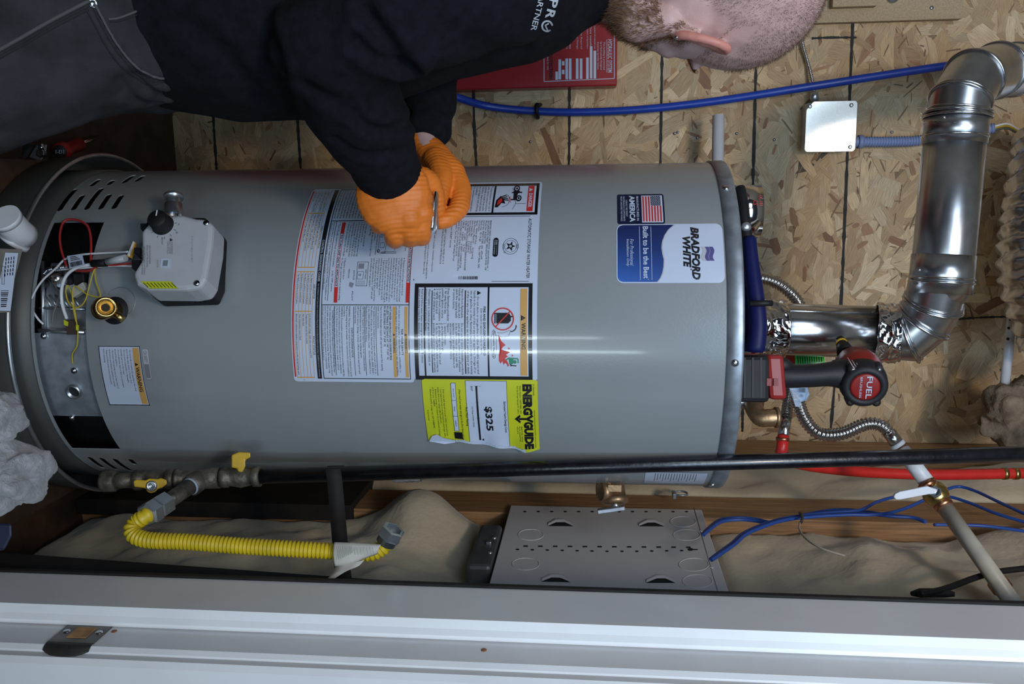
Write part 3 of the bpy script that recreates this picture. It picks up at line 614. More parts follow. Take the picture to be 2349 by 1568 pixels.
a2 = hit(272, 724, HR+0.03); obj('stem', MB().tube([q+n*0.02, a2, hit(282, 733, HR+0.03)], [0.006, 0.005, 0.0045], 12), M_brass, dv)
# ---- relief valve on the right side
a = P(1407, 1101, 1.332); b = P(1411, 1152, 1.322); d = (b-a).normalized(); ln = (b-a).length
tv = obj('relief_valve', MB().lathe(a-d*0.02, d, [(0, 0.013), (0.02, 0.013), (0.021, 0.0205), (0.026, 0.0205), (0.027, 0.0165), (0.02+ln*.75, 0.0175), (0.02+ln*.76, 0.0205), (0.02+ln, 0.0205), (0.023+ln, 0.015), (0.023+ln, 0)], 28), M_bronze, wh)
o = a+d*ln*0.45; obj('outlet', MB().lathe(o, (P(1370, 1127, 1.318)-o), [(0, 0.014), (0.010, 0.014), (0.011, 0.0165), (0.024, 0.0165), (0.024, 0.012), (0.012, 0.012), (0.012, 0)], 20), M_bronze, tv)
lv = MB(); c = b+d*0.006; u = (P(1436, 1163, 1.31)-P(1372, 1172, 1.31)).normalized(); lv.box(P(1402, 1168, 1.310), 0.042, 0.016, 0.006, u, FH, u.cross(FH)); obj('lever', lv, M_galvdull, tv, 0.001)
obj('lever_post', MB().tube([b, P(1412, 1165, 1.314)], 0.006, 10), M_galv, tv)
obj('nameplate', MB().box(P(1410, 1119, 1.308), 0.010, 0.006, 0.020, RT, FH, ZZ), M_bronze, tv)
# ================================================================= labels on the heater
def CF(u, v, l): return cyl(SV(v), ZF(u), 0.0006+0.00022*l)
PM = [M_black, M_red, M_amber, M_green, M_white, M_sil, mat('print_faint', (0.22, 0.24, 0.30), 0.4)]
K, RD, AM, GR, WH, SI, FT = range(7)
def label(name, u0, u1, v0, v1, rad, m, fn=CF): return obj(name, sheet(fn, u0, u1, v0, v1, rad), m, wh)
rl = random.Random(5)
WORDS = 'the water heater and all gas valve pilot burner control knob turn off position do not use this appliance if any part has been under water call a qualified service technician to inspect replace system smell gas near floor supplier instructions fire department neighbor phone light switch'.split()
def filler(n, L):
    out = []
    for _ in range(n):
        s = ''
        while len(s) < L*rl.uniform(0.72, 1.0): s += rl.choice(WORDS)+' '
        out.append(s.strip().capitalize())
    return out
# ---- instruction sheet (lower)
L1 = label('instruction_label', 668, 947, 431, 877, 8, M_white); p = Print(CF, PM)
p.rect(670.5, 674, 436, 866, RD)
for v0, v1 in ((436, 487), (487, 613), (621, 715), (715, 869)):
    for i, u in enumerate((676, 684.5, 692, 700, 707.5, 715.5)): p.rect(u, u+1.1, v0, v1, AM)
for v in (486, 611, 621, 713, 866): p.rect(676, 716, v, v+2.6, AM)
rows = [('Control mode / pilot flame off', 'Normal operation, gas valve closed', 'Two flashes and three second pause', 'Low thermopile voltage, main valve not turned ON.'), ('No sound of operation', 'Main valve on, burner lit, pilot flame is lit', 'Four flashes and three second pause', 'Temperature cut-out limit reached.'),
        ('Valve open', 'Valve turned to OFF, pilot flame is out', 'Five flashes and three second pause', 'Gas valve fault.'), ('Short flash once in three seconds', 'Pilot flame detected, main valve turned on', 'Six flashes and three second pause', 'Over temperature sensor fault.'), ('Heartbeat', 'Control voltage, pilot flame out', 'Ten flashes and three second pause', 'Abnormal combustion chamber temperature profile during heating cycle.')]
for i, u in enumerate((709.2, 701.7, 694, 686.3, 678.3)):
    for t, v0, vm in zip(rows[i], (440, 491, 627, 720), (484, 608, 709, 862)): p.para([t], u+4.6, v0, 3.6, 5, K, vm, 0.0, 3, 0.95)
p.text('OPERATIONAL STATUS', 717.5, 721, 517, 568, K); p.text('LED STATUS', 717.5, 721.2, 652, 685, K); p.text('FAULT STATUS', 718, 722, 772, 815, K)
p.rect(723.3, 733.2, 434, 870, K); p.text('CONTROL DIAGNOSTIC CODES', 725.8, 731, 549, 645, WH, 0.015); p.text('See Installation and Operation Instruction Manual for procedures before servicing a qualified service technician', 726.6, 730, 650, 866, WH)
p.frame(736.8, 939, 433, 870, 1.7, K); p.rect(738, 938, 504.3, 506, K); p.rect(738, 938, 698.3, 700, K)
p.para(filler(27, 46), 928, 438, 4.0, 7.0, K, 500)
for u, t, hv in ((765, 'TO TURN OFF GAS TO APPLIANCE', (537, 656)), (930, 'OPERATING INSTRUCTIONS', (550, 646))):
    p.frame(u-0.2, u+8.2, 509, 694, 1, RD); p.rect(u, u+8, 509, 535 if u < 800 else 545, RD); p.rect(u, u+8, 658 if u < 800 else 648, 694, RD); p.text(t, u+1.8, u+6.4, hv[0], hv[1], K, 0.012)
p.rect(750.5, 751.6, 506, 690, K)
p.para(['Read and follow water heater WARNINGS and INSTRUCTIONS. If Installation and', 'Operation instructions are missing, contact the installer or manufacturer.'], 748.5, 509, 3.7, 5.6, K, 690)
p.para(['1. Turn the gas control knob counterclockwise      to the "OFF" position.'], 761, 509, 3.8, 6, K, 690)
p.para(['9. Replace outer door.', '10. Turn gas control knob to desired setting.'], 787, 592, 3.8, 6.6, K, 690)
p.para(['6. Turn gas control knob clockwise', '      to "PILOT" position.', '7. Look through glass window on right lower', '    door heat trap.', '', '1. Locate gas control knob', '2. Replace outer door.', '3. Depress the knob, get to the lower step', '4. If you then smell gas, go to the next step', '5. If you smell gas, STOP! Follow "B" in the', '    safety information above or to the left of this label', '6. Turn gas control knob to step', '7. Wait five (5) minutes to clear out any gas.', ], 856, 509, 3.7, 6.1, K, 588)
p.para(['8. Depress and hold in gas control knob,', '    immediately press igniter button until you hear', '    a "click" sound, then release. Continue to hold', '    down the gas control knob for about one (1)', '    minute after the pilot is lit. Release the gas', '    control knob. It should pop back out. Check to', '    see if the pilot is still lit through the sight glass', '•  If the pilot goes out, repeat steps 2 through 8.', '•  If gas control knob does not pop out when', '    released, stop and immediately call your', '    service technician or gas supplier.', '•  If the pilot will not stay lit after several tries,', '    turn the gas control knob to "OFF" and call', '    your technician or gas supplier.'], 924, 592, 3.7, 5.8, K, 694)
p.para(filler(5, 30), 925, 510, 3.7, 6.2, K, 588)
# the line drawings of the control, door and pilot
p.frame(858, 876, 520, 580, 0.9, K); 
for a, b, c, d in ((860, 866, 524, 534), (867, 874, 524, 534), (861, 866, 538, 544), (862, 872, 556, 568)): p.frame(a, b, c, d, 0.8, K)
p.ring(860, 575, 2, 3.4, K); p.rect(866, 902, 577, 578, K); p.rect(866, 902, 580, 581, K); p.frame(892, 904, 557, 567, 0.8, K); p.rect(896, 900, 559, 564, K)
p.frame(814, 840, 600, 656, 0.9, K); p.rect(817, 830, 604, 616, FT); p.ring(822, 630, 1.6, 2.6, K); p.frame(816, 830, 622, 640, 0.7, K)
for k in range(6): p.rect(818+k*3, 819+k*3, 643, 654, FT)
p.poly([(800, 646), (810, 650), (806, 660), (798, 656)], FT)
for t, u, v in (('SIGHT GLASS', 834, 618), ('ELECTRODE', 807, 620), ('PILOT', 806, 668), ('THERMOCOUPLE', 795, 616)): p.text(t, u, u+3, v, v+22, K)
# safety part
for u, t in ((900.5, 'WARNING'), (927.5, 'WARNING')):
    p.rect(u, u+7.6, 703, 865, AM); p.text(t, u+1.3, u+6.4, 775, 809, K, 0.02); p.poly([(u+1.3, 765), (u+7, 768), (u+1.3, 771)], K)
p.text('FOR YOUR SAFETY', 920.5, 925, 755, 815, K, 0.015)
p.para(['Do not store or use gasoline or other flammable, combustible, or', 'corrosive vapors or liquids in the vicinity of this or any other appliance.'], 918.5, 702, 4, 6.2, K, 862)
p.para(['HOT WATER CAN PRODUCE 3RD DEGREE BURNS', 'IN LESS THAN 5 SECONDS AT 140° F (60° C)', 'IN 30 SECONDS AT 130° F (54° C)'], 898, 702, 4.4, 6.4, K, 826, 0.012)
p.para(['Vapors from flammable liquids will explode and catch fire causing', 'death or severe burns.'], 877, 702, 4, 6.4, K, 850)
p.para(['This appliance must be installed in accordance with local codes or, in', 'the absence of local codes, the National Fuel Gas Code, ANSI Z223.1', 'or the CAN/CGA-B149 Installation Codes.   Not for installation in a', 'Manufactured Home (Mobile Home).'], 861, 702, 3.9, 6.0, K, 862)
p.para(['CAUTION: Operation of the water heater in air contaminated by', 'halogenated hydrocarbons or strong oxidizing agents', 'will result in serious damage to brass orifices, internal steel parts and', 'void the warranty.'], 836, 702, 3.9, 6.0, K, 862)
p.text('STATE OF CALIFORNIA NOTICE', 806, 810, 752, 820, K, 0.01)
p.para(['WARNING: This water heater must be braced, anchored or strapped to avoid', 'falling or moving during an earthquake. See instructions for correct installation', 'procedures.', 'WARNING: If not installed, operated and maintained in accordance with the', "manufacturer's instructions this product could expose you to substances", 'in the fuel or from fuel combustion which can cause death or serious', 'illness including cancer, birth defects or other reproductive harm.'], 804, 702, 3.7, 5.7, K, 864)
p.text('SUITABLE FOR WATER (POTABLE) HEATING AND SPACE HEATING', 761.5, 765, 712, 855, K, 0.008)
p.para(['Toxic chemicals, such as used for boiler treatment, shall not be introduced', 'into potable water heater used for space heating. This water heater may', 'never be connected to any existing heating system or component(s)', 'previously used with a nonpotable water heating appliance.'], 760, 702, 3.7, 5.6, K, 862)
for u in (766.5, 811, 836.5, 862.5): p.rect(u, u+1.1, 703, 862, K)
p.text('238-45089-00C', 690, 693, 871, 890-16, FT); p.build('print', L1)
# ---- rating sheet (upper)
L2 = label('rating_label', 946, 1232, 421, 870, 6, M_white); p = Print(CF, PM)
p.frame(946, 1225, 424, 495, 5.5, K); p.rect(1219, 1226, 424, 495, K); p.rect(1115.5, 1120, 428, 490, K)
p.rect(1199, 1214, 430, 487, RD); p.text('DANGER', 1202, 1211, 447, 479, WH, 0.03); p.poly([(1202, 435), (1211, 439), (1202, 443)], WH)
p.para(['Temperatures over 125°F', 'can cause severe burns', 'instantly or death from scalds.', 'Children, disabled and elderly', 'are at highest risk of being', 'scalded.', 'See instruction manual before', 'setting temperature at water', 'heater. Feel water before', 'bathing or showering.'], 1112, 431, 4.4, 7.2, K, 487)
for u, v, r in ((1171, 436, 7.5), (1178, 458, 7)): p.ring(u, v, 0, r, K); p.ring(u, v, r*.35, r*.55, WH, 3)
p.poly([(1164, 441), (1180, 441), (1176, 446), (1170, 460), (1165, 460)], K); p.rect(1160, 1185, 443, 446, K); p.rect(1158, 1178, 459, 462, K)
p.line(1160, 434, 1172, 470, 0.9, K); p.line(1172, 470, 1165, 483, 0.8, K); p.line(1172, 470, 1196, 470, 0.7, K); p.ring(1142, 462, 14, 14.8, K, 2, 20, -60, 100)
p.text('HOT', 1153, 1160, 455, 468, RD)
p.poly([(1122, 478), (1124, 462), (1134, 452), (1142, 460), (1147, 470), (1138, 468), (1129, 478)], K); p.poly([(1127, 474), (1128, 464), (1136, 456), (1139, 464), (1134, 470)], RD, 3)
for k in range(4): p.line(1134+k*2, 455+k*2, 1148+k*2, 450+k*4, 2.2, K)
p.rect(948, 1210, 498, 499, K, 2)
p.text('AUTOMATIC STORAGE WATER HEATER', 1206, 1213.5, 504, 639, K)
p.ring(1167, 566.5, 17.6, 18.4, K); p.ring(1167, 566.5, 13.2, 13.8, K)
st = []
for k in range(10): a = math.radians(k*36); r = 12 if k % 2 == 0 else 4.8; st.append((1167+r*math.cos(a), 566.5+r*math.sin(a)))
p.mb.add([p.fn(1167, 566.5, 3)]+[p.fn(u, v, 3) for u, v in st], [(0, 1+k, 1+(k+1) % 10) for k in range(10)], K); p.ring(1167, 566.5, 0, 3, WH, 4); p.text('CSA', 1165.9, 1168.1, 564, 569, K, 0, 0, 5); p.ring(1154, 580, 1.4, 1.9, K)
p.text('DESIGN', 1181, 1184, 562, 572, K); p.text('CERTIFIED', 1149.8, 1152.6, 560, 573, K)
p.rect(1126, 1138.5, 553, 584, K); p.ring(1132.2, 553, 0, 6.2, K); p.ring(1132.2, 584, 0, 6.2, K); p.text('AHRI', 1132.5, 1136, 552, 563, WH); p.text('CERTIFIED', 1128.5, 1131, 552, 585, WH, 0, 0, 4); p.text('www.ahridirectory.org', 1134, 1136, 565, 585, WH)
p.para(['BRADFORD WHITE CORPORATION  www.bradfordwhite.com   1', '323 LAFAYETTE STREET  MIDDLEVILLE MI 49333  USA', 'Model No. RG240T6N', 'Serial No. PK41512085  S/N  -475-094', 'Nom Cap.  40 US gal      Type: NATURAL GAS', '               151.4 liters', 'Input:   40000 [BTU/hr]', 'Gas Pressure Manifold :     4.0 [inWC]', '         Inlet Supply Max :    14.0 [inWC]', '         Inlet Supply Min :     5.0 [inWC]', 'CLOSET INSTALLATION MINIMUM CLEARANCES IN INCHES', '    4 FRONT    0 LEFT     12 TOP', '    1 BACK     0 RIGHT    6 VENT CONNECTOR', '30x18.5 MAX GW-50-120 R07  FOR HIGHER CONSULT MFG', 'ANSI Z21.10.1-2014/CSA 4.1-2014', 'Pressure: Test 300 psi,  Working 150 psi', '', 'Category I DRAFT HOOD'], 1119, 508, 3.9, 5.35, K, 621)
p.para(['STORED HEAT LOSS RATING TESTED AT 70 °F', 'SUITABLE FOR INSTALLATION ON COMBUSTIBLE FLOOR'], 1014, 505, 3.6, 6, K, 606)
p.para(['Complies with or pending - transferable components', '', 'When tested shall exceed all or portions of (where applicable) the', 'requirements of ASHRAE Standard 90.1 (latest edition)'], 990, 520, 3.4, 6.2, K, 640)
q = 1050
while q < 1092: ww = rb.choice((0.7, 1.2, 2)); p.rect(q, q+ww, 634, 641, K); q += ww+rb.choice((0.7, 1.4))
p.rect(1126, 1212, 645, 646, K); p.rect(946, 948, 640, 643, K)
p.rect(950, 959, 650, 870, K); p.rect(1212, 1221, 650, 870, K); p.rect(959, 1212, 650, 659, K); p.rect(959, 1212, 861, 870, K); p.rect(972, 975.6, 659, 861, K); p.rect(1118, 1122, 659, 861, K)
p.rect(1193, 1209, 662, 859, AM); p.text('WARNING', 1196, 1206, 740, 800, K, 0.025); p.poly([(1195, 722), (1206, 728.5), (1195, 735)], K); p.poly([(1198, 728), (1203, 728.5), (1198, 729.4)], AM, 3)
p.text('FIRE AND EXPLOSION HAZARD', 1109, 1114, 703, 814, K, 0.018); p.text('Can result in serious injury or death', 1101.5, 1106.5, 707, 811, K)
p.poly([(1094, 667), (1103, 672), (1094, 677)], K)
p.para(['Do not store or use gasoline or other flammable vapors and'], 1099, 681, 5, 7.6, K, 857)
p.para(['liquids in the vicinity of this or any other appliance. Storage of or', 'use of gasoline or other flammable vapors or liquids in the vicinity', 'of this or any other appliance can result in serious injury or death.'], 1091.4, 667, 5, 7.6, K, 857)
p.rect(1065.5, 1068, 666, 856, K); p.rect(989.5, 991.5, 666, 854, K)
p.para(['Vapors from flammable', 'liquids can explode and', 'catch fire causing death', 'or severe burns.', '', 'Keep flammable products:', '  1. far away from any', '      possible ignition source', '  2. in approved containers,', '  3. tightly closed and', "  4. out of children's reach."], 1063, 662, 5, 6.4, K, 740)
p.para(['Do not use or store flammable products', 'such as gasoline, solvents or adhesives', 'in the same room or area near this', 'appliance or any other appliance or', 'any potential ignition source.', 'Vapors:', '  1. cannot be seen,', '  2. are heavier than air,', '  3. go along way on the floor and', '  4. can be carried from other rooms to', '      possible ignition source by air currents.'], 1063, 741, 5, 6.4, K, 859)
p.para(['Water heaters in residential garages must be installed, located, or', 'protected, to avoid physical damage.'], 987, 663, 4.6, 6.6, K, 851)
p.para(['Read and follow water heater warnings and instructions. If owners', 'manual is missing contact the distributor or manufacturer.'], 970.5, 663, 4.4, 6, K, 842)
p.poly([(1134, 717), (1168, 717), (1172, 725), (1172, 735), (1166, 741), (1134, 741)], K, 2); p.frame(1136, 1139, 720, 740, 0.6, WH, 3); p.rect(1170, 1176, 724, 727, K); p.ring(1172, 747, 11, 13.5, K, 2, 14, -10, 95)
p.ring(1153.5, 731, 23.2, 26, RD, 4); p.line(1136, 750, 1171, 713, 2.6, RD, 4)
def wavy(pts, w_):
    for (u0, v0), (u1, v1) in zip(pts, pts[1:]): p.line(u0, v0, u1, v1, w_, K, 3)
wavy([(1133+(5.6+1.1*abs(math.sin(4*a)))*math.cos(a), 788+(31+1.6*abs(math.sin(7*a)))*math.sin(a)) for a in [2*math.pi*i/90 for i in range(91)]], 0.6)
wavy([(1172-30*t-1.6*abs(math.sin(t*9)), 757+4*t+5*t*t*(1-t)*4) for t in [i/30 for i in range(31)]], 0.6); wavy([(1172-34*t*t-1.6*abs(math.sin(t*8)), 758+14*math.sin(t*2.4)) for t in [i/30 for i in range(31)]], 0.6)
p.text('Flammable Vapors', 1130, 1135.5, 759, 817, K, 0, 0, 4)
fl = [(1144, 766), (1149, 780), (1160, 790), (1153, 795), (1150, 800), (1158, 803), (1170, 806), (1160, 812), (1165, 816), (1158, 820), (1163, 826), (1168, 838), (1158, 830), (1155, 835), (1152, 826), (1148, 832), (1144, 826)]
p.poly(fl, RD)
for u, v in ((1166, 797), (1163, 836), (1174, 813)): p.poly([(u, v-2), (u+4, v+1), (u, v+3)], RD)
p.ring(1180.5, 828, 0, 4.2, GR); p.poly([(1166, 818), (1178, 819), (1176, 833), (1168, 834)], GR); p.line(1176, 820, 1188, 821, 3, GR); p.line(1188, 821, 1188, 831, 2.6, GR); p.line(1171, 833, 1172, 838, 3, K); p.line(1172, 836, 1184, 837, 2.4, K); p.line(1166, 820, 1160, 824, 3, GR)
p.build('print', L2)
# ---- yellow energy label with a torn edge
bot = [(964, 1006), (985, 1008), (1010, 1009), (1040, 1007), (1066, 1008), (1100, 1013), (1140, 1016), (1170, 1020), (1196, 1023.5), (1212, 1022), (1232, 1021)]
def torn(u):
    for (a, b), (c, d) in zip(bot, bot[1:]):
        if u <= c: return b+(d-b)*(u-a)/(c-a)
    return 1021
mb = MB(); pts = []; NU = 40
for i in range(NU+1):
    u = 964+268*i/NU; top = 868+(2.5*(1-min(1, (u-964)/5)) if u < 970 else (2.5*(1-min(1, (1232-u)/5)) if u > 1226 else 0))
    for k in range(26):
        v = top+(torn(u)-top)*k/25; lift = 0.0015+0.004*max(0, (v-960)/60)**2*(1+0.6*math.sin(u*.09))
        pts.append(cyl(SV(v), ZF(u), lift))
mb.grid(pts, NU+1, 26); EL = obj('energy_label', mb, M_yel, wh)
def EF(u, v, l): return cyl(SV(v), ZF(u), 0.0015+0.004*max(0, (v-960)/60)**2*(1+0.6*math.sin(u*.09))+0.00024*l)
p = Print(EF, PM, 5)
p.mb.grid([EF(1065+95*i/18, 871+(torn(1065+95*i/18)-2-871)*k/24, 1) for i in range(19) for k in range(25)], 19, 25, WH, False)
for u in (1064.5, 1160): p.rect(u, u+0.8, 871, torn(u)-3, K, 2)
p.rect(1065, 1160, 870.5, 871.3, K, 2)
# EnergyGuide heading, its Y drawn down into an arrow
p.text('ENERG', 1197, 1219, 877.5, 947, K, 0.06); p.text('GUIDE', 1197, 1219, 962, 1017, K, 0.06)
p.line(1205, 956, 1219, 948, 5, K, 3); p.line(1205, 956, 1219, 962, 5, K, 3); p.rect(1186, 1207, 953.5, 958, K, 3); p.poly([(1176, 955.8), (1189, 946), (1190, 951), (1184, 955.8), (1190, 960.6), (1189, 965.6)], K, 3)
p.text('U.S. Government', 1221.5, 1225, 877, 903, K); p.text('Federal law prohibits removal of this label before consumer purchase', 1221.5, 1225, 936, 1016, K)
p.para(['Water Heater - NATURAL GAS', 'Tank Size (Storage Capacity): 40  Gallons'], 1193.5, 881, 3.4, 6, K, 944); p.para(['BRADFORD WHITE', 'Model  RG240T6N', '    475-094'], 1193.5, 973, 3.2, 5, K, 1004)
p.text('Estimated Yearly Energy Cost', 1150, 1157, 917, 986, K, 0.01); p.text('$325', 1105, 1124, 929, 983, K, 0.03)
p.rect(1088, 1092.2, 883, 1003, K, 3); p.rect(1085, 1100, 882.4, 883, K, 3); p.text('$227', 1076.5, 1081.5, 883, 894, K); p.poly([(1099, 1000), (1093.5, 1002.5), (1099, 1005)], K, 3)
for v in (919, 955): p.rect(1086, 1094, v, v+0.5, K, 2)
p.text('Cost Range of Similar Models', 1075.5, 1080, 929, 975, K); p.text('First Hour Rating', 1059.5, 1066.5, 931, 973, K)
p.text('(How much hot water you get in the first hour of use)', 1047, 1053, 891, 1004, K)
p.rect(1031, 1041.5, 876, 985, WH, 2); p.frame(1030.5, 1042, 876, 985, 0.8, K, 3)
for v in (915, 951): p.rect(1031, 1042, v, v+0.8, K, 3)
for t, v0, v1 in (('very small', 888, 908), ('low', 930, 940), ('medium', 961, 974)): p.text(t, 1034.5, 1038, v0, v1, K, 0, 0, 4)
p.rect(1029, 1049, 987, 1001, K, 3)
p.para(['•  Your cost will depend on your utility rates and use.', '•  Cost range based only on models fueled by natural gas, with', '    similar first hour ratings (48-74 gallons).', '•  Estimated energy cost based on a national average', '    of $1.21 per THERM.', '•  Estimated yearly energy use: 269 THERMS'], 1015, 886, 3.6, 6.0, K, 996); p.text('ftc.gov/energy', 971, 974.5, 938, 962, K)
p.poly([(967, 1005), (976, 993), (988, 989), (1004, 996), (1030, 1002), (1030, 1006.5), (1004, 1007.5)], WH, 14)
for a, b in zip(range(1030, 1196, 8), range(1038, 1204, 8)): p.poly([(a, torn(a)-4.5), (b, torn(b)-4.5+2*math.sin(b)), (b, torn(b)-0.2), (a, torn(a)-0.2)], WH, 5)
p.build('print', EL)
# ---- flag label
L4 = label('flag_label', 1417, 1530, 451.5, 518, 5, M_navy)
p = Print(CF, [M_white, M_red, M_navy], 5); p.rect(1475.5, 1526, 455, 515, 0)
for k in range(7):
    u = 1478+k*6.85; p.rect(u, u+3.6, 457 if u < 1497 else 478, 513, 1, 2)
p.rect(1498, 1521.5, 456.5, 477.5, 2, 2)
for i in range(9):
    for j in range(6 if i % 2 == 0 else 5): p.ring(1500.2+i*2.4, 458.6+j*3.55+(1.77 if i % 2 else 0), 0, 0.95, 0, 3, 6)
p.text('MANUFACTURED IN', 1463, 1468.5, 457, 511, 0, 0.01); p.text('AMERICA', 1446, 1459.5, 455.5, 514, 0, 0.035)
p.text('USING THE FINEST', 1437.5, 1441.5, 465, 502, 0); p.text('MATERIALS & COMPONENTS', 1431.2, 1435.2, 457, 512, 0); p.text('FROM AROUND THE WORLD', 1425, 1429, 457, 512, 0); p.build('print', L4)
# ---- maker's label
L5 = label('maker_label', 1414, 1664, 518.5, 650, 15, M_white)
M_blue2 = mat('label_blue_fade', (0.025, 0.09, 0.40), 0.35)
nt = M_blue2.node_tree; g = nt.nodes.new('ShaderNodeVertexColor'); g.layer_name = 'Col'; nt.links.new(g.outputs[0], nt.nodes['Principled BSDF'].inputs['Base Color'])
p = Print(CF, [M_black, M_white, M_sil, M_purple], 4)
edge = [(520.5, 1551), (531, 1537), (543.5, 1527.5), (557, 1521.5), (571, 1519.2), (585, 1521), (598, 1524), (614, 1523), (628, 1520), (639, 1515), (647.5, 1508)]
def wave(v):
    for (a, b), (c, d) in zip(edge, edge[1:]):
        if v <= c: return b+(d-b)*max(0, v-a)/(c-a)
    return edge[-1][1]
bl = MB(); pts = []; cols = []
for i in range(65):
    v = 520.5+127*i/64; d = min(v-520.5, 647.5-v); ins = 13-math.sqrt(max(169-(13-d)**2, 0)) if d < 13 else 0
    for k in range(7):
        pts.append(CF(1416.5+ins+(wave(v)-1416.5-ins)*k/6, v, 1)); t = (i/64)**1.5*(1-k/14)
        cols.append((0.012+0.02*t, 0.022+0.10*t, 0.10+0.36*t, 1))
bl.grid(pts, 65, 7); bo = obj('blue_field', bl, M_blue2, L5); ca = bo.data.color_attributes.new('Col', 'FLOAT_COLOR', 'POINT'); ca.data.foreach_set('color', [x for c in cols for x in c])
pts = []
for i in range(65):
    v = 520.5+127*i/64; pts += [CF(wave(v)-0.6, v, 2), CF(wave(v)+2.2, v, 2)]
p.mb.grid(pts, 65, 2, 2, False)
p.text('BRADFORD', 1588.5, 1608, 526.5, 643, 0, 0.045, 0.22); p.text('WHITE', 1569, 1587, 547, 616, 0, 0.045, 0.22); p.ring(1587, 620, 1.0, 1.9, 0, 3, 14)
for b, (u0, u1, m_) in enumerate(((1613, 1621, 2), (1622, 1630, 3), (1631, 1640, 3))):
    pts = []
    for i in range(15):
        v = 570+31*i/14; o = 3*math.sin(i/14*6.28)+ (570-v)*-0.12
        pts += [CF(u0+o-2, v, 2), CF(u1+o-2, v, 2)]
    p.mb.grid(pts, 15, 2, m_, False)
p.text('Built to be the Best', 1476, 1489, 524, 640, 1, 0.02); p.rect(1468, 1469, 524, 643, 1, 2); p.rect(1495, 1496, 524, 643, 1, 2)
p.text('For Professional', 1446, 1454, 552, 611, 1, 0, 0.2); p.text('Installation Only', 1436, 1444, 552, 613, 1, 0, 0.2); p.ring(1487, 642, 0, 1.2, 2, 3, 8); p.build('print', L5)
# thin clear border of the maker's label
# ---- small warning label low on the jacket
def SF(u, v, l): return cyl(SZ(285, v)[0], SZ(u, 860)[1], 0.0006+0.00022*l)
L6 = label('warning_label', 234.5, 330, 792.5, 929, 3, M_white, SF); p = Print(SF, [M_black, M_amber], 5)
p.frame(235, 329.5, 793, 928.5, 1.8, 0); p.rect(312, 326, 797, 925, 1); p.text('WARNING', 314.5, 323, 841, 897, 0, 0.02); p.poly([(314.5, 831), (322, 835), (314.5, 839)], 0)
p.para(['• Do not block or restrict any openings in the outer', '    jacket of the water heater or burner door.', '• Do not store combustible or flammable', '    materials near or on this heater.', '• Do not allow lint, dust or litter to accumulate', '    around this appliance.', '• The burner inlet opening must be kept clear of', '    obstructions and cleaned regularly per manual.', '• Read and follow water heater instructions', '    before operating.'], 308, 800, 3.2, 6.6, 0, 922); p.build('print', L6)
L7 = label('serial_sticker', 334, 347, 800, 868, 4, M_sil, SF); p = Print(SF, [mat('print_grey', (0.2, 0.2, 0.21), 0.5), M_black], 5); p.rect(335, 346, 834, 866, 0); p.text('CSA SAFETY', 337, 344, 804, 830, 0); p.build('print', L7)
# ---- label at the right edge near the top
def RF(u, v, l): return cyl(SZ(1500, v)[0], SZ(u, 1100)[1], 0.0006+0.00022*l)
L8 = label('side_label', 1478, 1618, 1082, 1106, 0, M_white, RF); p = Print(RF, [M_black], 3)
for k in range(16): p.rect(1500+k*6.2, 1501.2+k*6.2, 1084, 1101-2*(k % 3), 0)
p.build('print', L8)
# ================================================================= vent pipe
vp = thing('vent_pipe', 'shiny metal vent pipe rising from the heater top through two elbows', 'vent pipe', (HA.x, HA.y, ZT))
VR = 0.0415
A0 = V((HA.x, HA.y, ZT-0.001)); A1 = P(2015, 762, 1.345)
A0 = V((HA.x+0.004, HA.y, ZT-0.001))
def ptube(name, pts, r, m, seg=40, par=vp, caps=True): return obj(name, MB().tube(pts, r, seg, caps), m, par)
ptube('lower_pipe', [A0, A0.lerp(A1, .5), A1], VR, M_duct)
# seam along the lower pipe
sd = (A1-A0).normalized(); sx = (-FH*0.72-RT*0.69); ptube('seam', [A0+sx*VR, A1+sx*VR], 0.0012, M_duct, 6)
def foilwrap(name, a, b, r, seed):
    mb = MB(); n = 34; seg = 72; d = (b-a).normalized(); x, y = perp(d); pts = []
    for i in range(n+1):
        c = a+(b-a)*i/n
        for k in range(seg+1):
            t = 2*math.pi*k/seg; dr = x*math.cos(t)+y*math.sin(t); q = c+dr*r
            e = 0 if i in (0, n) else 1
            rg = 1-abs(noise.noise(q*38+V((seed, 0, 0)))*2); rg2 = 1-abs(noise.noise(q*75+V((0, seed, 0)))*2)
            h = 0.0006+e*(0.0042*max(0, rg)**2+0.0022*max(0, rg2)**2)
            pts.append(c+dr*(r+h)+d*(0.004*noise.noise(q*30+V((0, 0, seed))) if i in (0, n) else 0))
    mb.grid(pts, n+1, seg+1); return obj(name, mb, M_foil, vp, label='crinkled foil tape wrap')
T0 = A0+(A1-A0)*((P(1738, 757, 1.36).z-A0.z)/(A1.z-A0.z)); T1 = A0+(A1-A0)*((P(1800, 757, 1.36).z-A0.z)/(A1.z-A0.z))
foilwrap('foil_tape', T0, T1, VR, 3.1)
T2 = A0+(A1-A0)*((P(2000, 757, 1.36).z-A0.z)/(A1.z-A0.z)); A2 = P(2066, 765, 1.335)
foilwrap('foil_tape', T2, A2-(A2-A1)*0.1, VR+0.001, 8.7)
def bead(name, c, d, r, par=vp): 
    x, y = perp(d.normalized()); return obj(name, MB().tube([c+(x*math.cos(a)+y*math.sin(a))*r for a in [2*math.pi*i/48 for i in range(49)]], 0.0022, 8, False), M_duct, par)
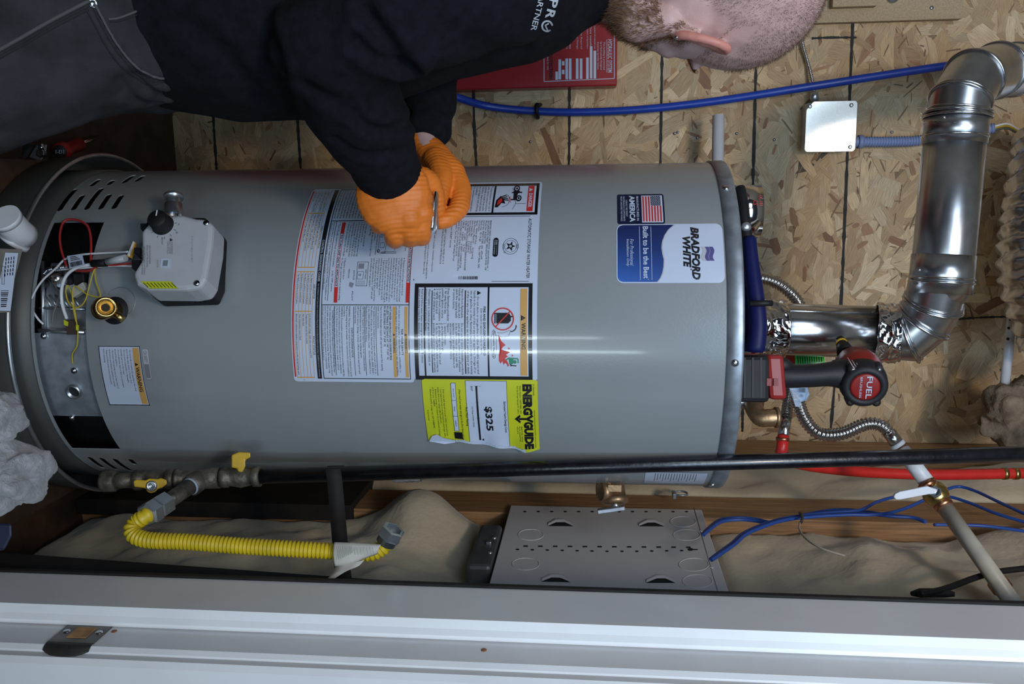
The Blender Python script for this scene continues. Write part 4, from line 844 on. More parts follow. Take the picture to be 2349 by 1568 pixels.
def elbow(pts, r0, bead_r):
    """gores: short straight pieces cut to the bisecting planes, a raised bead on each joint"""
    pts = [V(p) for p in pts]; seg = 44
    dirs = [(b-a).normalized() for a, b in zip(pts, pts[1:])]; hint = perp(dirs[0])[0]; rings = []
    for i, p in enumerate(pts):
        if i == 0: n = dirs[0]
        elif i == len(pts)-1: n = dirs[-1]
        else: n = (dirs[i-1]+dirs[i]).normalized()
        d = dirs[min(i, len(dirs)-1)] if i == 0 else dirs[i-1]
        x = (hint-d*hint.dot(d)).normalized(); y = d.cross(x); hint = x; ring = []
        for k in range(seg):
            a = 2*math.pi*k/seg; q = p+(x*math.cos(a)+y*math.sin(a))*r0; t = (p-q).dot(n)/d.dot(n); ring.append(q+d*t)
        rings.append(ring)
    for i in range(len(pts)-1):
        mb = MB(); mb.add(rings[i]+rings[i+1], [(k, (k+1) % seg, seg+(k+1) % seg, seg+k) for k in range(seg)], 0, True)
        g = obj('elbow_gore', mb, M_duct2, vp)
        for off in (0,):
            c = pts[i]; ring = rings[i]
            obj('bead', MB().tube([c+(q-c)*(1+0.02) for q in ring+ring[:1]], 0.0026, 8, False), M_duct, g)
            if i: obj('bead', MB().tube([c+(q-c)*(1+0.01)+dirs[i]*0.006 for q in ring+ring[:1]], 0.0018, 8, False), M_duct, g)
    return rings
B0 = P(2158, 655, 1.285); 
elbow([A2, P(2083, 766, 1.330), P(2117, 737, 1.318), P(2140, 698, 1.302), P(2154, 640, 1.283)], VR, 0)
C0 = P(2193, 285, 1.265)
ptube('upper_pipe', [P(2146, 678, 1.296), B0, C0], [VR-0.001, VR+0.0018, VR+0.0018], M_duct2)
dd = (C0-B0).normalized()
for k, rr in ((0.02, VR+0.003), (0.045, VR+0.003), (0.92, VR+0.0025)): bead('bead', B0+(C0-B0)*k, dd, rr)
ptube('slip_collar', [B0-dd*0.012, B0+dd*0.046], VR+0.0032, M_duct2)
ptube('upper_collar', [C0-dd*0.03, C0+dd*0.014], VR+0.0032, M_duct2)
bead('bead', C0+dd*0.010, dd, VR+0.005); bead('bead', C0+dd*0.016, dd, VR+0.005)
E0 = P(2197, 262, 1.262)
elbow([C0, E0, P(2202, 232, 1.262), P(2232, 180, 1.285), P(2285, 162, 1.345), P(2325, 160, 1.42), P(2372, 156, 1.56), P(2398, 152, 1.78)], VR, 0)
for px, py, t in ((2175, 264, 1.21), (2118, 617, 1.245), (2196, 622, 1.245), (2166, 705, 1.258), (2151, 728, 1.27)):
    p = P(px, py, t); c = None
    obj('rivet', MB().ell(p+FW*0.012, 0.0024), M_steel, vp)
# ================================================================= things on top of the heater
TOP = ZT+0.0005
# roll of foil tape
c = P(1720, 486, 1.235); c.z = TOP
tr = thing('tape_roll', 'roll of shiny foil tape lying flat on the heater top at the left', 'tape', c)
rr = 0.0385
obj('tape_wound', MB().lathe(c, ZZ, [(0, 0.028), (0, rr), (0.041, rr), (0.041, 0.028), (0, 0.028)], 48), M_foil, tr)
obj('core', MB().lathe(c, ZZ, [(0.0002, 0.0255), (0.0002, 0.028), (0.0412, 0.028), (0.0412, 0.0255), (0.0002, 0.0255)], 32), M_card, tr)
def TR(u, v, l): a = math.radians(-8+v); return c+(RT*math.sin(a)-FH*math.cos(a))*(rr+0.0003)+ZZ*u
p = Print(TR, [M_red], 4)
p.text('CS', 0.026, 0.032, -8, 2, 0); p.text('UL 181', 0.034, 0.039, -20, 4, 0); p.build('print', tr)
obj('loose_end', MB().tube([c+RT*rr*0.98+ZZ*0.005-FH*0.004, c+RT*(rr+0.006)+ZZ*0.023-FH*0.002, c+RT*rr*0.98+ZZ*0.039], 0.0015, 8), M_foil, tr)
# pliers lying across the front edge
g0, g1 = P(1703, 432, 1.165), P(1722, 808, 1.135)
pl = thing('pliers', 'pliers with long dark blue grips lying on the front edge of the heater top', 'pliers', (g0.x, g0.y, TOP))
def hx(px, py, t, z): q = P(px, py, t); q.z = z; return q
hd = MB(); hd.tube([hx(1702, 430, 1.20, TOP+.008), hx(1706, 470, 1.19, TOP+.010), hx(1711, 520, 1.18, TOP+.011), hx(1715, 560, 1.17, TOP+.013)], [0.008, 0.011, 0.012, 0.011], 14, ry=[0.007, 0.008, 0.0085, 0.009]); obj('jaw', hd, M_blk, pl, 0.001)
obj('pivot', MB().lathe(hx(1712, 520, 1.168, TOP+.011), -FH, [(0, .007), (.004, .006), (.004, 0)], 14), M_galv, pl)
for k, (dt, zz) in enumerate(((0, 0), (0.045, 0.002))):
    obj('grip', MB().tube(spline([hx(1714, 545, 1.165+dt*.4, TOP+.015), hx(1718, 600, 1.155+dt*.8, TOP+.016), hx(1722, 680, 1.143+dt, TOP+.020+zz), hx(1727, 750, 1.138+dt, TOP+.022+zz), hx(1727, 806, 1.140+dt, TOP+.019)], 6), [0.008]+[0.009+0.0035*i/23 for i in range(23)]+[0.010], 14), M_grip, pl)
obj('grip_clip', MB().tube([hx(1742, 695, 1.125, TOP+.037), hx(1737, 695, 1.122, TOP+.030), hx(1716, 696, 1.122, TOP+.008)], 0.004, 8), M_blk, pl)
# cordless drill standing on its battery
DT = 1.19
db = hx(1705, 866, DT, TOP)
dr = thing('cordless_drill', 'red and black cordless drill standing on its battery on the heater top', 'drill', db)
def D(px, py, dt=0): return P(px, py, DT+dt)
bt = MB(); q = D(1729, 866, .02); q.z = TOP+0.022; bt.box(q, 0.064, 0.085, 0.044, RT, FH, ZZ); obj('battery', bt, M_blk, dr, 0.006)
for k in range(3):
    q = D(1722+k*12, 866, -0.022); q.z = TOP+0.010+k*.011; obj('battery_rib', MB().box(q, 0.055, 0.002, 0.003, RT, FH, ZZ), M_rubber, dr)
q = D(1768, 862, .02); obj('foot', MB().box(q, 0.062, 0.082, 0.024, (RT+ZZ*0.08).normalized(), FH, ZZ), M_toolred, dr, 0.006)
for x, y in ((1764, 876), (1780, 876)): obj('foot_window', MB().box(D(x, y, -0.0225), 0.010, 0.002, 0.006, RT, FH, ZZ), mat('tool_dark_red', (0.2, 0.01, 0.01), 0.5), dr)
obj('handle', MB().tube(spline([D(1776, 858, .018), D(1805, 862, .014), D(1860, 861, .012), D(1900, 858, .012), D(1932, 858, .012), D(1950, 862, .012)], 5), [.022]*26, 20, ry=[.0205, .0198, .019, .0183, .0177, .0172, .0169, .0167, .0165, .0165, .0165, .0165, .0165, .0166, .0168, .0172, .0178, .0186, .0195, .0205, .0212, .0218, .0222, .0225, .0226, .0226], hint=FH), M_rubber, dr)
fm = MB(); fm.tube([D(1776, 838, 0), D(1800, 836, 0.0), D(1815, 842, 0)], [0.012, 0.010, 0.006], 12); obj('handle_flare', fm, M_rubber, dr)
c0 = D(1983, 884, -.012); c1 = D(1950, 812, .095); ad = (c1-c0).normalized(); L = (c1-c0).length
obj('motor_housing', MB().lathe(c0, ad, [(0.006, 0.024), (0.012, 0.030), (0.045, 0.0335), (0.062, 0.0325), (0.066, 0.028), (0.080, 0.0265), (0.098, 0.020), (0.10, 0.0)], 36), M_toolred, dr)
obj('rear_ring', MB().lathe(c0, ad, [(-0.004, 0.0195), (-0.007, 0.021), (-0.007, 0.0265), (-0.002, 0.0305), (0.012, 0.0325), (0.020, 0.0325), (0.020, 0.028)], 36), M_rubber, dr)
x, y = perp(ad); 
# cap: its writing reads downwards in the photograph, to the right in the place
xr = (RT-ad*RT.dot(ad)).normalized(); yu = xr.cross(ad)
if yu.z < 0: yu = -yu
cp = obj('end_cap', MB().lathe(c0, ad, [(0.0, 0.0198), (-0.0055, 0.0195), (-0.0062, 0.0165), (-0.0063, 0)], 36), M_toolred, dr)
p = Print(lambda u, v, l: c0-ad*(0.0064+0.0003*l)+xr*v+yu*u, [M_white], 0.01)
p.text('FUEL', 0.0010, 0.0085, -0.0165, 0.0165, 0, 0.01); p.text('BRUSHLESS', -0.0075, -0.0045, -0.0155, 0.0155, 0); p.build('print', cp)
for k, a in enumerate((35, 145, 215, 325)):
    a = math.radians(a); q = c0+xr*math.cos(a)*0.0295+yu*math.sin(a)*0.0295
    lug = obj('screw_lug', MB().lathe(q-ad*0.002, ad, [(0, 0), (0, .0062), (0.016, .0066), (0.018, .004)], 14), M_rubber, dr); obj('screw', MB().lathe(q-ad*0.0032, ad, [(0, 0), (0, .0032), (0.002, .0032)], 10), M_steel, lug)
for k in range(3):
    a, b = D(1945+k*10, 822+k*6, -.018), D(1962+k*9, 850+k*3, -.026); obj('scuff', MB().tube([a+ad*.004, b+ad*.004], 0.0007, 5), mat('scuff', (0.5, 0.35, 0.33), 0.6), dr)
n0 = c0+ad*0.10; n1 = P(1944, 806, DT+.10)
obj('chuck', MB().tube([D(1942, 812, .070), D(1934, 794, .086)], [0.0135, 0.010], 18), M_blk, dr); obj('chuck_ring', MB().tube([D(1931, 788, .088), D(1929.5, 785, .091)], 0.0085, 18), M_handyel, dr); obj('bit', MB().tube([D(1934, 794, .084), D(1926, 779, .096)], [0.0082, 0.0075], 12), M_blk, dr)
obj('trigger', MB().box(D(1928, 836, .02), 0.014, 0.016, 0.022, RT, FH, ZZ), M_blk, dr, 0.003)
# green-label canister lying behind the drill
gq = P(1850, 822, 1.40); gn = thing('spray_can', 'red can with a green printed label behind the drill grip', 'can', V((gq.x, gq.y, TOP)))
rad = 0.026; cb = V((gq.x+0.012, gq.y+0.012, TOP))
obj('can_body', MB().lathe(cb, ZZ, [(0, 0), (0, rad), (0.052, rad), (0.058, rad*.9), (0.14, rad*.9), (0.15, rad*.5), (0.152, 0)], 28), M_toolred, gn)
def GF(u, v, l): a = v; return cb+(RT*math.sin(a)-FH*math.cos(a))*(rad*.93+.0003*l)+ZZ*u
gz0, gz1 = P(1815, 826, 1.42).z-TOP, P(1880, 826, 1.42).z-TOP
lb = obj('green_label', sheet(GF, gz0, gz1, -1.6, 0.8, 0, 0.12), mat('label_green', (0.03, 0.42, 0.05), 0.4), gn)
p = Print(GF, [M_black], 0.1)
for k in range(11): p.rect(gz0+.004+k*(gz1-gz0-.006)/11, gz0+.0055+k*(gz1-gz0-.006)/11, -1.1, 0.7, 0, 2)
p.build('print', lb)
# draft clip
mb = MB(); a = spline([P(1790, 804, 1.30), P(1735, 803, 1.30), P(1731, 808, 1.30), P(1737, 814, 1.30), P(1760, 812, 1.30), P(1765, 820, 1.30)], 6); x = FH*0.03
mb.grid([q+x*j for q in a for j in (0, 1)], len(a), 2); mb.grid([q+x*j+RT*0.0008 for q in a for j in (0, 1)], len(a), 2); solid('duct_clip', mb, M_steel, 'bent bright steel strip standing between pipe and drill', 'clip')
# brass elbow on the cold nipple
e0 = P(1700, 935, 1.33); e0.z = TOP; be = thing('brass_elbow', 'bronze pipe elbow on the heater top near its right edge', 'pipe fitting', e0)
cpath = spline([V((e0.x, e0.y, TOP)), V((e0.x, e0.y, TOP+0.012))+ZZ*0, P(1724, 948, 1.31), P(1738, 958, 1.30), P(1768, 958, 1.30)], 6)
cpath = spline([P(1727, 925, 1.335), P(1730, 938, 1.32), P(1744, 957, 1.30), P(1762, 958, 1.295), P(1783, 957, 1.295)], 6)
obj('elbow_body', MB().tube(cpath, [0.0135]*len(cpath), 22), M_bronze, be)
obj('rim', MB().tube([P(1777, 957, 1.295), P(1785, 957, 1.295)], 0.0158, 24), M_bronze, be); d = (P(1727, 925, 1.335)-P(1730, 938, 1.32)).normalized()
obj('rim', MB().tube([P(1728, 927, 1.333), P(1727, 919, 1.34)], 0.0165, 24), M_bronze, be)
obj('nipple', MB().tube([P(1727, 922, 1.338), V((P(1727, 915, 1.345).x, P(1727, 915, 1.345).y, TOP+0.001))], 0.012, 18), M_galv, be)
# ---- corrugated connectors
def corr(mb, pts, r, pitch, amp, seg=18, sub=6):
    q = resample(spline(pts, 16), pitch/sub); return mb.tube(q, [r+amp*math.cos(2*math.pi*i/sub) for i in range(len(q))], seg)
f1 = thing('flex_connector', 'corrugated steel water hose curving from behind the drill to the white pipe', 'water hose', P(1828, 905, 1.33), 'corrugated steel water hoses')
corr_pts = [P(1826, 880, 1.34), P(1830, 915, 1.33), P(1846, 960, 1.315), P(1878, 993, 1.30), P(1930, 994, 1.30), P(1985, 972, 1.30), P(2020, 975, 1.295), P(2042, 995, 1.29)]
obj('hose', corr(MB(), corr_pts, 0.0092, 0.0052, 0.0012), M_ss, f1)
obj('sleeve', MB().tube([P(2038, 990, 1.291), P(2058, 1018, 1.285)], 0.0098, 18), M_ss, f1)
obj('collar', MB().tube([P(2056, 1015, 1.285), P(2062, 1023, 1.284)], 0.0112, 18), M_pvc, f1); obj('crimp_ring', MB().tube([P(2062, 1023, 1.284), P(2074, 1036, 1.28)], 0.0108, 18), M_copper, f1)
hb = MB(); tagp = [P(1810, 888, 1.295), P(1852, 888, 1.29), P(1857, 905, 1.29), P(1850, 918, 1.29), P(1838, 921, 1.292), P(1835, 933, 1.295), P(1825, 932, 1.298), P(1816, 908, 1.297)]
quad3(hb, tagp, 0.0005); ht = obj('paper_tag', hb, M_white, f1)
p = Print(lambda u, v, l: P(v, u, 1.2885), [M_black], 10)
for k in range(6): p.poly([(898+k*3.4, 1817+k*.9), (899.6+k*3.4, 1817+k*.9), (900.5+k*3.4, 1830+k*.5), (899+k*3.4, 1830+k*.5)], 0)
p.ring(908, 1839, 2, 3, 0); 
for k in range(4): p.rect(891+k*2.5, 892+k*2.5, 1832, 1848, 0)
p.build('print', ht)
f2 = thing('flex_connector', 'straight corrugated steel water hose ending in a red pipe with copper rings', 'water hose', P(1812, 890, 1.34), 'corrugated steel water hoses')
obj('hose', corr(MB(), [P(1814, 885, 1.375), P(1808, 920, 1.37), P(1803, 960, 1.355)], 0.0082, 0.005, 0.0012), M_ss, f2)
obj('sleeve', MB().tube([P(1804, 955, 1.357), P(1796, 1002, 1.335)], 0.0088, 18), M_steel, f2)
f2b = obj('red_pipe_end', MB().tube([P(1797, 998, 1.33), P(1792, 1048, 1.325)], 0.0090, 18), M_pexr, f2)
for y in (1006, 1034): obj('crimp_ring', MB().tube([P(1796-(y-1002)*.09, y-4, 1.33), P(1795.5-(y-1002)*.09, y+4, 1.33)], 0.0102, 18), M_copper, f2)
f3 = thing('flex_connector', 'corrugated steel water hose arching behind the vent pipe', 'water hose', P(1740, 640, 1.5), 'corrugated steel water hoses')
obj('hose', corr(MB(), [P(1722, 636, 1.50), P(1745, 638, 1.49), P(1775, 646, 1.48), P(1805, 664, 1.47), P(1830, 690, 1.47), P(1842, 720, 1.47)], 0.0098, 0.0056, 0.0012), M_ss, f3)
# ---- white water pipe with a ball valve
wp = thing('water_pipe', 'long white water pipe slanting down to the right with a valve in it', 'water pipe', P(2070, 1030, 1.28))
w0, w1, w2, w3, w4 = P(2070, 1032, 1.28), P(2128, 1108, 1.245), P(2146, 1132, 1.235), P(2165, 1160, 1.225), P(2336, 1400, 1.10)
obj('pipe', MB().tube([w0, w1], 0.0112, 20), M_pvc, wp); obj('pipe', MB().tube([w3, w4], 0.0112, 20), M_pexw, wp)
for a, b in ((P(2124, 1106, 1.246), P(2132, 1117, 1.242)), (P(2160, 1152, 1.228), P(2168, 1163, 1.223)), (P(2288, 1334, 1.14), P(2300, 1350, 1.13))): obj('crimp_ring', MB().tube([a, b], 0.0135, 20), M_copper, wp)
bv = obj('ball_valve', MB().tube([P(2131, 1115, 1.242), P(2138, 1122, 1.24), P(2146, 1133, 1.235), P(2155, 1146, 1.23), P(2161, 1154, 1.227)], [0.013, 0.0165, 0.0185, 0.016, 0.0125], 20), M_brass, wp)
obj('stem', MB().tube([P(2146, 1130, 1.225), P(2143, 1125, 1.205)], 0.007, 12), M_steel, bv); obj('stem_nut', MB().lathe(P(2144, 1127, 1.207), -FW, [(0, .0085), (.004, .0085), (.004, 0)], 6), M_galv, bv)
hp = [(2147, 1121), (2135, 1117), (2124, 1113), (2060, 1126), (2050, 1131), (2047, 1138), (2052, 1144), (2062, 1144), (2126, 1132), (2138, 1131)]
hm = MB(); quad3(hm, [P(x, y, 1.205) for x, y in hp], -0.005); hn_ = obj('valve_handle', hm, M_pvc, bv, 0.001)
p = Print(lambda u, v, l: P(v+u*0.1, 1131-u-(v-2055)*0.20, 1.2035-0.0006*l), [mat('print_grey', (0.2, 0.2, 0.21), 0.5)], 10)
p.text('APOLLO', -8, -3.5, 2060, 2082, 0); p.text('1/2 600WOG', -6, -3, 2088, 2100, 0); p.text('PEX F1807', -10, -7, 2088, 2100, 0); p.text('C 250', -8, -5, 2105, 2112, 0); p.build('print', hn_)
# ---- red hot-water line
rp = thing('red_pipe', 'red plastic water pipe running behind the black gas pipe', 'water pipe', P(1860, 1075, 1.5))
obj('pipe', MB().tube(spline([P(1790, 1045, 1.37), P(1830, 1062, 1.40), P(1900, 1074, 1.44), P(2000, 1083, 1.46), P(2150, 1088, 1.47), P(2349, 1085, 1.48), P(2460, 1083, 1.48), P(2900, 1090, 1.40)], 8), 0.0092, 18), M_pexr, rp)
for x in (2304, 2329): obj('crimp_ring', MB().tube([P(x-5, 1086, 1.479), P(x+5, 1086, 1.479)], 0.0104, 18), M_brass, rp)
# ---- blue tube along the back wall
bt = thing('blue_tube', 'thick blue plastic water tube sweeping across the strand board wall', 'water pipe', PY(1500, 245, WY-0.02))
obj('tube', MB().tube(spline([PY(x, y, WY-d) for x, y, d in ((960, 196, .075), (1035, 219, .068), (1120, 244, .03), (1230, 255, .015), (1340, 257, .02), (1480, 250, .03), (1640, 232, .04), (1850, 200, .055), (2030, 172, .05), (2200, 147, .04), (2250, 142, .02), (2285, 140, -.006))], 8), 0.0082, 18), M_pexb, bt)
cl = MB(); cl.tube([PY(1240, 240, WY-.004), PY(1232, 241, WY-.028), PY(1231, 256, WY-.034), PY(1234, 268, WY-.02), PY(1234, 270, WY-.003)], 0.004, 8); cl.ell(PY(1232, 243, WY-.012), .007, .006, .006); obj('clip', cl, M_blk, bt)
# ---- metal clad cable, junction box, blue conduit
jc = PY(1905, 290, WY); jb_ = thing('junction_box', 'square metal junction box with a blank cover on the strand board', 'junction box', jc)
bx = [PY(x, y, WY-.045) for x, y in ((1848, 234), (1960, 232), (1960, 346), (1847, 345))]
def WP2(px, py, d): q = PY(px, py, WY-d); return q.x, q.z
x0, z0 = WP2(1850, 233, .048); x1, z1 = WP2(1961, 347, .048)
obj('box_body', MB().abox(x0+.002, x1-.002, WY-.046, WY-.004, z0+.001, z1-.002), M_galv, jb_, 0.004)
cv = MB(); r = 0.007; poly = []
for cx, cz, a0 in ((x1-r, z1-r, 0), (x0+r, z1-r, 90), (x0+r, z0+r+.010, 180), (x0+r+.012, z0+r, 225), (x1-r, z0+r, 270)):
    for k in range(5):
        a = math.radians(a0+(90 if a0 not in (180, 225) else 45)*k/4); poly.append((cx+r*math.cos(a), cz+r*math.sin(a)))
cv.prism(poly, V((0, 0, 0)), V((1, 0, 0)), ZZ, V((0, -1, 0)), -(WY-.0475), -(WY-.0495)); cov = obj('cover', cv, mat('cover_plate', (0.86, 0.75, 0.63), 0.30, 0.9, var=0.05, nscale=300), jb_, 0.0006)  # zinc cover tinted warm: the lamp's reflection is put into its colour
for px, py in ((1858, 244), (1953, 241), (1950, 337)):
    q = PY(px, py, WY-.0497); obj('screw', MB().lathe(q, V((0, -1, 0)), [(0, .0042), (.0016, .0036), (.0022, .001), (.0012, 0)], 12), M_steel, jb_)
p = Print(lambda u, v, l: PY(u, v, WY-.0497), [mat('print_faint', (0.22, 0.24, 0.30), 0.4)], 5); p.text('L5', 1852, 1857, 327, 334, 0); p.build('print', cov)
mc = thing('armored_cable', 'thin spiral metal cable dropping to the junction box', 'cable', PY(1860, 160, WY-.02))
obj('cable', corr(MB(), [PY(1838, 70, WY-.02), PY(1842, 105, WY-.015), PY(1852, 140, WY-.012), PY(1862, 180, WY-.02), PY(1868, 214, WY-.025)], 0.0036, 0.0042, 0.0007, 12), M_steel, mc)
obj('connector', MB().tube([PY(1867, 212, WY-.025), PY(1868, 222, WY-.025), PY(1869, 234, WY-.025)], [0.008, 0.0085, 0.0075], 16), M_galv, mc)
bc = thing('blue_conduit', 'blue corrugated conduit leaving the junction box behind the vent pipe', 'conduit', PY(2030, 322, WY-.03))
obj('connector', MB().tube([PY(1958, 325, WY-.028), PY(1972, 325, WY-.028)], 0.0105, 18), M_ent, bc); obj('connector_ring', MB().tube([PY(1968, 325, WY-.028), PY(1978, 325, WY-.028)], 0.0138, 18), M_ent, bc)
obj('conduit', corr(MB(), [PY(1975, 325, WY-.028), PY(2040, 325, WY-.028), PY(2110, 322, WY-.03), PY(2190, 308, WY-.04), PY(2282, 294, WY-.06)], 0.0100, 0.0054, 0.0011), M_ent, bc)
for k, m_ in enumerate((M_wirew, M_handyel, M_wireg)):
    obj('wire', MB().tube(spline([PY(2280, 290+k*4, WY-.06), PY(2310, 284+k*5, WY-.06), PY(2335, 297+k*5, WY-.05), PY(2375, 325+k*6, WY-.03)], 6), 0.0022, 8), m_, bc)
# ---- white pipe stub behind the heater
b = P(1648, 265, 1.72); a = P(1646, 400, 1.72); n = (b-a).normalized(); a = b-n*0.45; LP = 0.45
pv = thing('white_pipe_stub', 'short white plastic pipe sticking out behind the heater top', 'pipe', a)
obj('pipe', MB().lathe(a, n, [(0, .0118), (LP, .0118), (LP, .0098), (LP-.03, .0096), (LP-.03, 0)], 22), M_pvc, pv)
q = a+n*0.2; obj('hanger', MB().abox(q.x-.01, q.x+.01, q.y, WY-.003, q.z-.014, q.z+.014), M_galv, pv)
# ---- red sprinkler cabinet with its placard
rx0 = PY(1000, 200, WY-.05).x-0.55
za, zb_ = PY(405, 226, WY-.05).z, PY(1415, 196, WY-.05).z
rc = thing('sprinkler_cabinet', 'tall red metal fire sprinkler cabinet on the wall behind the man', 'cabinet', V((rx0+.27, WY-.03, za)))
xr0 = PY(1035, 207, WY-.055).x; tilt = (PY(1415, 196, WY-.055).x-PY(1035, 207, WY-.055).x)/(PY(1415, 196, WY-.055).z-PY(1035, 207, WY-.055).z)
def RC(x, z, y): return V((xr0+x+tilt*(z-PY(1035, 207, WY-.055).z), y, z))
mb = MB(); vs = [RC(x, z, y) for y in (WY-.004, WY-.055) for x, z in ((-.42, za), (0, za), (0, zb_), (-.42, zb_))]
mb.add(vs, [(0, 1, 2, 3), (7, 6, 5, 4), (0, 4, 5, 1), (1, 5, 6, 2), (2, 6, 7, 3), (3, 7, 4, 0)]); obj('cabinet_body', mb, M_redpaint, rc, 0.003)
YP = WY-.0555
p = Print(lambda u, v, l: PY(u, v, YP-.0004*l), [M_white, M_black], 8)
def PT(t, u0, u1, v0, v1, m_=0, b=0.0): p.text(t, u0, u1, v0, v1, m_, b)
pb = [(1248, 20), (1409, 14), (1409, 180), (1248, 187)]
for a, b in zip(pb, pb[1:]+pb[:1]): p.line(a[0], a[1], b[0], b[1], 1.5, 0)
PT('HYDRAULIC SYSTEM', 1394, 1404, 90, 166, 0, 0.01); p.line(1392, 90, 1392, 166, 1, 0)
for k, t in enumerate(('This building is protected', 'by a Hydraulically Designed', 'Automatic Sprinkler System.')): PT(t, 1383-k*7, 1388-k*7, 96, 160)
for u, v0, v1 in ((1361.5, 116, 180), (1353, 106, 180), (1344.5, 132, 181), (1330, 134, 181), (1321, 134, 181), (1305, 134, 182), (1297, 134, 182), (1281, 136, 182), (1274, 164, 183)): p.rect(u, u+6, v0, v1, 0)
for u, v0, v1 in ((1289, 140, 150), (1289, 160, 170)): p.rect(u, u+6, v0, v1, 0)
for u, t in ((1362, 'Location of protected area'), (1353, 'Date installed'), (1345, 'Number of Sprinklers'), (1331, 'Density Required'), (1322, 'Required Design'), (1306, 'Water flow rate'), (1298, 'Residual pressure'), (1282, 'Hose stream'), (1290, 'Classification')): PT(t, u, u+4.5, 60, 112)
PT('FIRE PROTECTION', 1260, 1268, 95, 182, 1, 0.03); PT('360 N 102', 1255, 1258, 130, 160)
p.build('placard', rc)
# ---- particle board shelf back and its block
y_ = WY-.022; c = [PY(x, y, y_) for x, y in ((1750, -160), (2222, -160), (2222, 49), (1750, 49))]
zl, zr = c[0].z, c[1].z; xb = PY(2000, 49, y_).x
sb = thing('particle_board', 'tan particle board panel fixed to the wall above the man', 'board', V((xb-.15, WY-.012, zl)))
obj('panel', MB().abox(xb-.30, xb, y_, WY-.003, zl, zr), M_chip, sb, 0.001)
q0, q1 = PY(1912, -30, y_-.02), PY(2012, 13, y_-.02); obj('cleat', MB().abox(q0.x, q1.x, y_-.02, y_-.0002, q0.z, q1.z), M_chip, sb, 0.001)
q = PY(2048, -8, y_-.001); obj('bolt', MB().lathe(q, V((0, -1, 0)), [(0, .013), (.004, .012), (.006, 0)], 20), M_galv, sb); q = PY(2137, 18, y_); obj('screw', MB().lathe(q, V((0, -1, 0)), [(0, .004), (.001, .004), (.0012, 0)], 12), M_galv, sb)
# ---- shiny flexible duct, right edge; white pipe below it; loose insulation
fd = thing('flexible_duct', 'crumpled shiny foil duct bulging in at the right edge', 'duct', P(2370, 560, 1.6))
mb = MB(); ctr = spline([P(2440, 330, 1.62), P(2418, 480, 1.58), P(2408, 600, 1.56), P(2435, 720, 1.56), P(2490, 800, 1.58)], 24); sg = 72; pts = []
for i, c in enumerate(ctr):
    d = (ctr[min(i+1, len(ctr)-1)]-ctr[max(i-1, 0)]).normalized(); x, y = perp(d)
    for k in range(sg+1):
        a = 2*math.pi*k/sg; dirv = x*math.cos(a)+y*math.sin(a); q = c+dirv*0.088; q0 = V((math.cos(a), math.sin(a), 0))
        h = 0.0050*math.sin(i*1.05+a)+0.003*(1-abs(noise.noise(V((q0.x*4, q0.y*4, i*.22)))*2))+0.003*noise.noise(V((q0.x*11, q0.y*11, i*.5))); pts.append(c+dirv*(0.080+h))
mb.grid(pts, len(ctr), sg+1); obj('foil_skin', mb, mat('duct_foil', (0.55, 0.55, 0.56), 0.28, 1.0), fd)
a, b = P(2322, 735, 1.66), P(2304, 886, 1.66); wv = thing('white_pipe', 'white plastic pipe hanging at the right edge below the foil duct', 'pipe', b)
obj('pipe', MB().tube([P(2326, 690, 1.66), b], 0.0088, 18), M_pvc, wv)
for x, y in ((2318, 733), (2314, 752), (2312, 777)): obj('hole', MB().ell(P(x, y, 1.65), .0028), M_dark, wv)
mb = MB(); c = P(2330, 950, 1.66); pts = []
for i in range(33):
    for k in range(49):
        a = math.pi*i/32; b2 = 2*math.pi*k/48; dv = V((math.sin(a)*math.cos(b2), math.sin(a)*math.sin(b2), math.cos(a))); s = 1+0.35*noise.noise(dv*2.1+V((4, 0, 0)))+0.14*noise.noise(dv*6)
        pts.append(c+V((dv.x*.062*s, dv.y*.055*s, dv.z*.066*s)))
mb.grid(pts, 33, 49); solid('loose_insulation', mb, mat('dusty_fibre', (0.20, 0.15, 0.10), 0.95, var=0.5, nscale=30, bump=0.6, bscale=150), 'clump of dusty insulation at the right edge under the white pipe', 'insulation')
# ================================================================= gas line
GT = 1.215
gl = thing('gas_pipe', 'black iron gas pipe with two yellow handled valves in front of the heater', 'gas pipe', P(1500, 1070, GT))
g0, g1 = P(598, 1092, GT), P(2349, 1040, GT-.055); gd = (g1-g0).normalized()
obj('pipe', MB().tube([g0, g0.lerp(g1, .5), g1+gd*1.0], 0.0107, 24), M_pipe, gl)
def G(px, dy=0, dt=0): return P(px, 1096-(px-470)*0.03+dy, GT+dt)
obj('end_cap', MB().tube([G(234), G(240), G(264), G(268)], [0.0135, 0.0155, 0.0155, 0.013], 20), M_iron, gl)
obj('nipple', MB().tube([G(262), G(312)], 0.0108, 20), M_iron, gl)
def valve(name, x0, x1): 
    L = x1-x0
    return obj(name, MB().tube([G(x0), G(x0+L*.18), G(x0+L*.2), G(x0+L*.36), G(x0+L*.5), G(x0+L*.64), G(x0+L*.8), G(x0+L*.82), G(x1)], [0.0145, 0.0145, 0.0120, 0.0135, 0.0155, 0.0135, 0.0120, 0.0145, 0.0145], 20), M_iron, gl)
v1 = valve('valve_body', 310, 402); v2 = valve('valve_body', 508, 598)
def slab(mb, pix, t0, t1): 
    a = [P(x, y, t0) for x, y in pix]; b = [P(x, y, t0)+ray(x, y).normalized()*(t1-t0) for x, y in pix]; n = len(a)
    return mb.add(a+b, [tuple(range(n)), tuple(range(2*n-1, n-1, -1))]+[(i, n+i, n+(i+1) % n, (i+1) % n) for i in range(n)])
